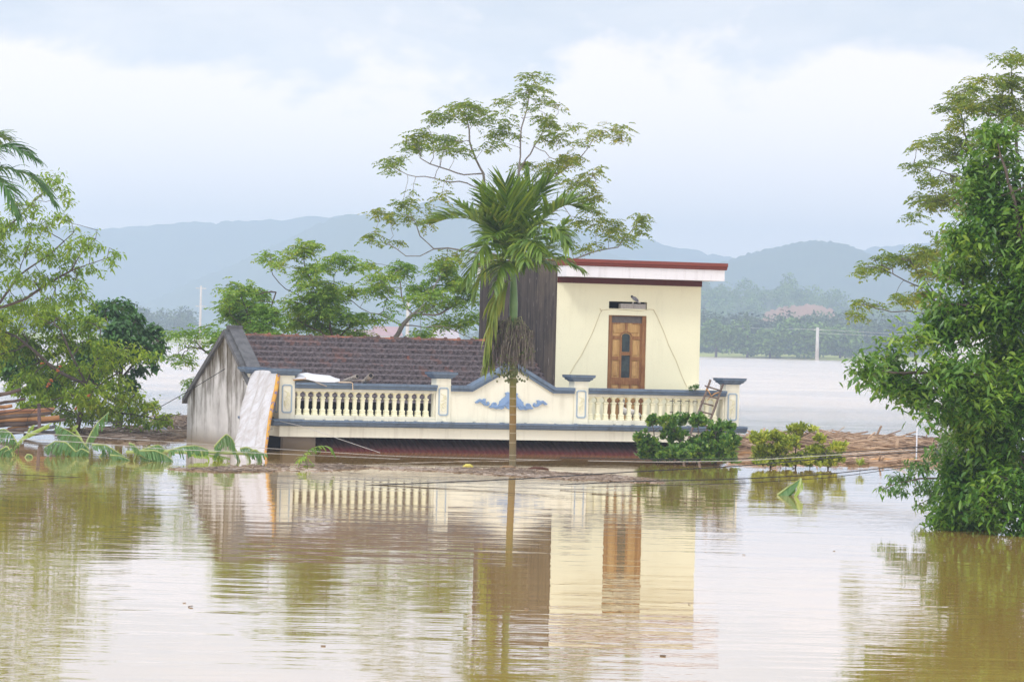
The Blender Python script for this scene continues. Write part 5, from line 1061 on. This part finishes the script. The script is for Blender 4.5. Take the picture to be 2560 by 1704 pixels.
# log pile
def logs():
    oc = ((.42, .21, .09), (.55, .30, .13)); dc = ((.075, .055, .045), (.15, .11, .09)); rc = ((.30, .14, .08), (.40, .21, .12)); gc = ((.10, .11, .125), (.17, .17, .18)); tc_ = ((.38, .27, .15), (.5, .38, .22))
    L_ = [(-60, 1004, 52, 973, 5, dc, 'slanting dark log sticking up highest from the pile'), (-40, 1017, 63, 996, 3.8, dc, 'thin grey brown log second from the top of the pile'), (-50, 1024, 30, 1014, 5, oc, 'short orange log end under the two slanting ones'),
          (-50, 1033, 136, 1021, 4, rc, 'reddish log whose tip passes behind the post top'), (-50, 1042, 131, 1025, 6.3, oc, 'thick orange peeled log, upper of the two bright ones'), (-50, 1050, 128, 1032, 5, dc, 'dark log squeezed between the two bright orange ones'),
          (-50, 1056, 148, 1043, 6.5, oc, 'thick orange peeled log, lower of the two bright ones'), (-50, 1070, 163, 1048, 4.6, dc, 'longest dark log of the pile, reaching farthest right'), (-50, 1066, 92, 1056, 6, dc, 'fat dark log in the middle of the pile'),
          (20, 1071, 97, 1058, 3, tc_, 'thin tan stick above the yellow green banana leaf'), (-20, 1084, 110, 1067, 5.5, dc, 'dark brown log near the bottom of the pile'), (15, 1075, 70, 1066, 3, oc, 'thin orange stick near the bottom of the pile'),
          (60, 1088, 152, 1077, 5, gc, 'blue grey log lying lowest in the water'), (98, 1076, 140, 1064, 4.5, gc, 'short blue grey log above the lowest one'), (-50, 1082, 60, 1078, 6, dc, 'dark log awash at the left end of the pile')]
    for k, (x0, y0, x1, y1, r, c, lab) in enumerate(L_):
        Y = 87.2+.13*((k*7) % 5); A, B = W(x0, y0, Y+.1), W(x1, y1, Y); M_ = (A+B)/2+np.array((0, 0, .015)); r = r*Y/F
        o = MB().tube([A-A, (A*.7+B*.3)-A+np.array((0, 0, .01)), M_-A, (A*.25+B*.75)-A+np.array((0, 0, -.008)), B-A], [r*1.1, r, r*1.04, r*.95, r*.88], 12).build('log', wood('log_bark_%d' % k, c[0], c[1], tuple(x*.6 for x in c[0]), (3, 14, 14)), None, True)
        o.location = A; tag(o, lab, 'log', 'logs lashed in a pile at the left edge')
    A, B = W(97.5, 1008, 86.6), W(98.5, 1080, 86.6)
    o = MB().tube([(0, 0, 0), B-A], [.036, .042], 8).build('post', plain('purple_brown_post', (.10, .07, .075), (.16, .12, .12), 14, .9)); o.location = A; tag(o, 'dark upright post with cables holding the log pile', 'post')
logs()
# ------------------------------------------------------------------ wires
def wire(pts, r, m, label, name='cable', cat='cable', g=None):
    P = [W(*p) for p in pts]; T_ = np.linspace(0, 1, len(P)); tt = np.linspace(0, 1, 40); C = np.stack([np.interp(tt, T_, [p[k] for p in P]) for k in range(3)], 1)
    for _ in range(4): C[1:-1] = (C[:-2]+2*C[1:-1]+C[2:])/4
    o = MB().tube(list(C-C[0]), r, 6).build(name, m, None, True); o.location = C[0]; tag(o, label, cat, g); return o
wire([(-40, 1230, 62), (200, 1229, 63), (600, 1225, 64), (900, 1213, 65), (1270, 1199, 66), (1600, 1177, 67), (1840, 1166, 68), (2100, 1141, 69), (2400, 1123, 70)], .010, BLACKW, 'thick black cable crossing the whole picture low over the water')
wire([(1400, 1211, 66), (1560, 1203, 66), (1840, 1197, 67), (2080, 1184, 68), (2400, 1147, 70)], .009, BLACKW, 'black cable just under the thick one on the right half')
wire([(1480, 1216, 65), (1840, 1208, 66), (2080, 1193, 67), (2340, 1158, 68)], .006, BLACKW, 'thinnest dark cable, lowest of those running to the right tree')
wire([(1400, 1143, 78), (1640, 1148, 76), (1860, 1146, 75), (2080, 1132, 74), (2400, 1110, 73)], .010, BLACKW, 'topmost dark cable passing in front of both half drowned bushes')
wire([(1470, 1151, 78), (1640, 1154, 76), (1840, 1152, 75), (2080, 1137, 74), (2400, 1117, 73)], .007, GREYW, 'pale grey wire just below the topmost dark cable')
wire([(-40, 1183, 64), (300, 1196, 66), (700, 1212, 68), (1000, 1221, 69)], .005, BLACKW, 'fine dark wire dipping to the right across the left water')
wire([(-40, 1076, 72), (150, 1086, 73), (420, 1104, 75), (700, 1122, 77), (1000, 1141, 79), (1500, 1152, 82)], .006, GREYW, 'pale wire, upper of the two running over the banana plants', 'wire', 'wire')
wire([(-40, 1094, 70), (150, 1101, 71), (400, 1121, 72), (700, 1134, 73), (1000, 1147, 74)], .006, GREYW, 'pale wire, lower of the two running over the banana plants', 'wire', 'wire')
wire([(562, 922, 86.2), (480, 972, 87), (390, 1023, 88), (300, 1056, 88), (240, 1060, 88)], .008, BLACKW, 'black cable slanting from the gable wall down to the left bush')
wire([(300, 1056, 87.6), (200, 1050, 87.2), (140, 1030, 86.8), (98, 1009, 86.5), (40, 1028, 86.6), (-40, 1040, 86.8)], .010, BLACKW, 'black cable looped over the top of the post at the log pile')
wire([(300, 1062, 87.4), (210, 1056, 87.0), (150, 1038, 86.6), (98, 1012, 86.4), (70, 1040, 86.5), (65, 1066, 86.7)], .006, BLACKW, 'thin dark cord hanging down left of the log pile post')
wire([(700, 1052, 82.8), (760, 1066, 81), (840, 1094, 78), (950, 1131, 76)], .005, GREYW, 'thin grey line slanting from the balcony band down into the water')
# ------------------------------------------------------------------ right hand bits
def gate_post():
    Y = 91; b = W(2358, 1140, Y); root = empty('concrete_pillar', (b[0], b[1], 0)); tag(root, 'grey concrete gate pillar half under water behind the right tree', 'pillar')
    k = Y/F; cm = plaster('grey_concrete', (.36, .34, .31), (.16, .15, .13), .5, .5)
    def zz(y): return W(2358, y, Y)[2]
    MB().lathe([(10*k, -1), (10.5*k, zz(1128)), (13*k, zz(1122)), (13*k, zz(1110)), (11*k, zz(1106)), (9*k, zz(1104)), (9*k, zz(1084)), (6*k, zz(1080))], 4, rot=25).build('shaft', cm, root)
gate_post()
o = MB().tube([W(2293, 1052, 85)-W(2290, 1175, 85), (0, 0, 0), (0, 0, -.3)], [.014, .016, .016], 8).build('white_pole', plain('white_pipe2', (.7, .7, .74), (.5, .5, .54), 9, .5), None, True); o.location = W(2290, 1175, 85); tag(o, 'thin white upright pole in front of the driftwood by the right tree', 'pole')
# ------------------------------------------------------------------ far shore
def far_tree(P, h, w_, n, m, name, label, seed, group=None):
    rg = np.random.default_rng(seed); root = empty(name, P); tag(root, label, 'tree', group)
    MB().tube([(0, 0, -.5), (0, 0, h*.5)], [.3, .15], 6).build('trunk', BARKD, root)
    V, q = crown_pts(rg, h, w_, n); link('crown', mesh_np('crown', V, [q]), m, root); return root
def crown_pts(rg, h, w_, n):
    c = []
    for k in range(9):
        a = nrm(rg.normal(size=3)); ctr = a*np.array((w_*.28, w_*.28, h*.22))+np.array((0, 0, h*.42)); r = np.array((w_*.28, w_*.28, h*.26))*rg.uniform(.7, 1.1)
        c.append(ctr+nrm(rg.normal(size=(n//9, 3)))*r*rg.uniform(.75, 1.03, (n//9, 1)))
    P = np.concatenate(c); P[:, 2] = np.maximum(P[:, 2], .1); D = rg.normal(size=P.shape); D[:, 2] *= .5
    return leaf_quads(P, D, h*.085*rg.uniform(.6, 1.3, len(P)), h*.06)
for k, (px, py, h, w_, lab) in enumerate(((1790, 892, 9.0, 8, 'pale rounded tree on the far shore nearest the upper room'), (1868, 894, 10, 9, 'pale domed tree on the far shore, tallest of the pair left of centre'), (1925, 894, 8.5, 8, 'small round pale tree on the far shore beside the domed one'), (2010, 893, 11, 13, 'broad pale tree on the far shore left of the utility pole'), (2100, 895, 9, 12, 'low pale tree on the far shore right of the utility pole'))):
    P = W(px, py, 868); P[2] = .5; far_tree(P, h, w_, 2600, FARLEAF2, 'far_tree', lab, 20+k)
def wood_mass(name, label, spec, m, seed):
    rg = np.random.default_rng(seed); Vs = []; Q = []; o = 0
    for (px0, px1, Y0_, Y1_, h0, h1, n, zf) in spec:
        for k in range(n):
            px = rg.uniform(px0, px1); Y = rg.uniform(Y0_, Y1_); P = W(px, hz(px), Y); P[2] = zf(px, Y) if callable(zf) else zf; h = rg.uniform(h0, h1)
            V, q = crown_pts(rg, h, h*rg.uniform(.75, 1.05), 500); Vs.append(V+P); Q.append(q+o); o += len(V)
    ob = link(name, mesh_np(name, np.concatenate(Vs), [np.concatenate(Q)]), m); tag(ob, label, 'trees', None, 'stuff')
wood_mass('far_wood', 'dark hazy wood along the far shore right of the house', [(1740, 2800, 940, 1060, 7, 13, 110, .8), (1720, 2800, 1080, 1180, 11, 15.5, 55, 1.0), (1740, 2800, 925, 940, 2, 4.5, 60, .6)], FARLEAF, 1)
wood_mass('far_wood', 'blue hazy wood on the far shore left of the gable', [(-200, 380, 1200, 1300, 7, 12, 16, 1.0), (300, 470, 1250, 1350, 9, 12.5, 12, 1.0), (470, 1300, 1300, 1500, 2.5, 6, 16, 1.0), (1000, 1740, 1200, 1400, 6, 10, 10, .8)], FARLEAF, 2)
def hillz(px, Y):
    z = np.interp(px, [1400, 1500, 1650, 1740, 1800, 1860, 1950, 2020, 2100, 2200, 2400, 2900], [870, 730, 700, 700, 715, 735, 722, 728, 760, 765, 770, 790]); c = W(px, z, 1700)[2]
    t = (Y-(1700-.55*380))/(.55*380); return -4+(c+4)*max(0, min(1, t))**.8-2
wood_mass('hillside_wood', 'misty trees on the low hill behind the right shore', [(1700, 2700, 1530, 1700, 8, 14, 110, hillz)], FARLEAF2, 3)
def utility_pole(px, ytop, Y, r, label, arms):
    base = W(px, hz(px), Y); base[2] = 0; h = W(px, ytop, Y)[2]; root = empty('utility_pole', base); tag(root, label, 'utility pole')
    cm = plain('pole_concrete', (.45, .42, .38), (.58, .55, .5), .8, .8); MB().tube([(0, 0, -1), (0, 0, h)], [r, r*.75], 8).build('mast', cm, root, True)
    if arms:
        for z in arms: MB().box(-1.0, 1.0, -.08, .08, h-z-.08, h-z+.08).build('crossarm', cm, root)
utility_pole(2043, 818, 850, .42, 'pale utility pole before the far wood on the right', [.5])
utility_pole(500, 714, 760, .26, 'tall thin utility pole over the water left of the gable', [.5, 4])
utility_pole(1018, 750, 420, .22, 'thick pale utility pole rising behind the tiled roof', [])
for nm, pts, lab in (('power_line', [(1700, 812, 900), (1870, 820, 890), (2043, 823, 850), (2300, 838, 870), (2600, 850, 860)], 'upper faint power line at the utility pole on the right shore'), ('power_line', [(2043, 832, 850), (2300, 845, 870), (2600, 862, 860)], 'lower faint power line right of the utility pole on the right shore')):
    wire(pts, .045, GREYW, lab, nm, 'power line')
def far_house(px, Y, w_, h, roofc, label, rz=.2):
    P = W(px, hz(px), Y); P[2] = .3; root = empty('far_house', P, rz); tag(root, label, 'house')
    wm = plain('far_white_wall', (.75, .74, .73), (.62, .6, .6), .5, .8)
    MB().box(-w_/2, w_/2, -3, 3, -1, h).build('wall', wm, root)
    MB().prism_yz([(-3.6, h), (3.6, h), (0, h+1.9)], -w_/2-.5, w_/2+.5).build('roof', plain('far_roof', roofc, tuple(x*.8 for x in roofc), .5, .8), root)
    for x in (-w_*.25, w_*.2): MB().box(x-.5, x+.5, -3.06, -3.0, h-1.7, h-.6).build('window', DARK, root)
far_house(966, 800, 4.6, 2.6, (.42, .25, .24), 'white far house with red roof seen over the left part of the tiled ridge')
far_house(920, 820, 7, 1.9, (.42, .28, .26), 'low far house with long red roof just left of the white one')
far_house(1112, 820, 4.2, 2.4, (.5, .42, .42), 'bright white far house over the ridge near the upper room')
far_house(2412, 700, 8, 6.2, (.40, .13, .1), 'far house with a red roof glimpsed through the right tree')

# ------------------------------------------------------------------ haze: one closed box of air round everything
hb = MB().box(-3400, 3400, -150, 5600, -8, 172).build('haze', None); tag(hb, kind='stuff')
hm = bpy.data.materials.new('haze_air'); hm.use_nodes = True; t = hm.node_tree; t.nodes.clear()
pv = N(t, 'ShaderNodeVolumePrincipled'); pv.inputs['Color'].default_value = (.51, .64, .83, 1); pv.inputs['Density'].default_value = 4.8e-4; pv.inputs['Anisotropy'].default_value = 0
L(t, pv.outputs[0], N(t, 'ShaderNodeOutputMaterial').inputs['Volume']); hb.data.materials.append(hm)
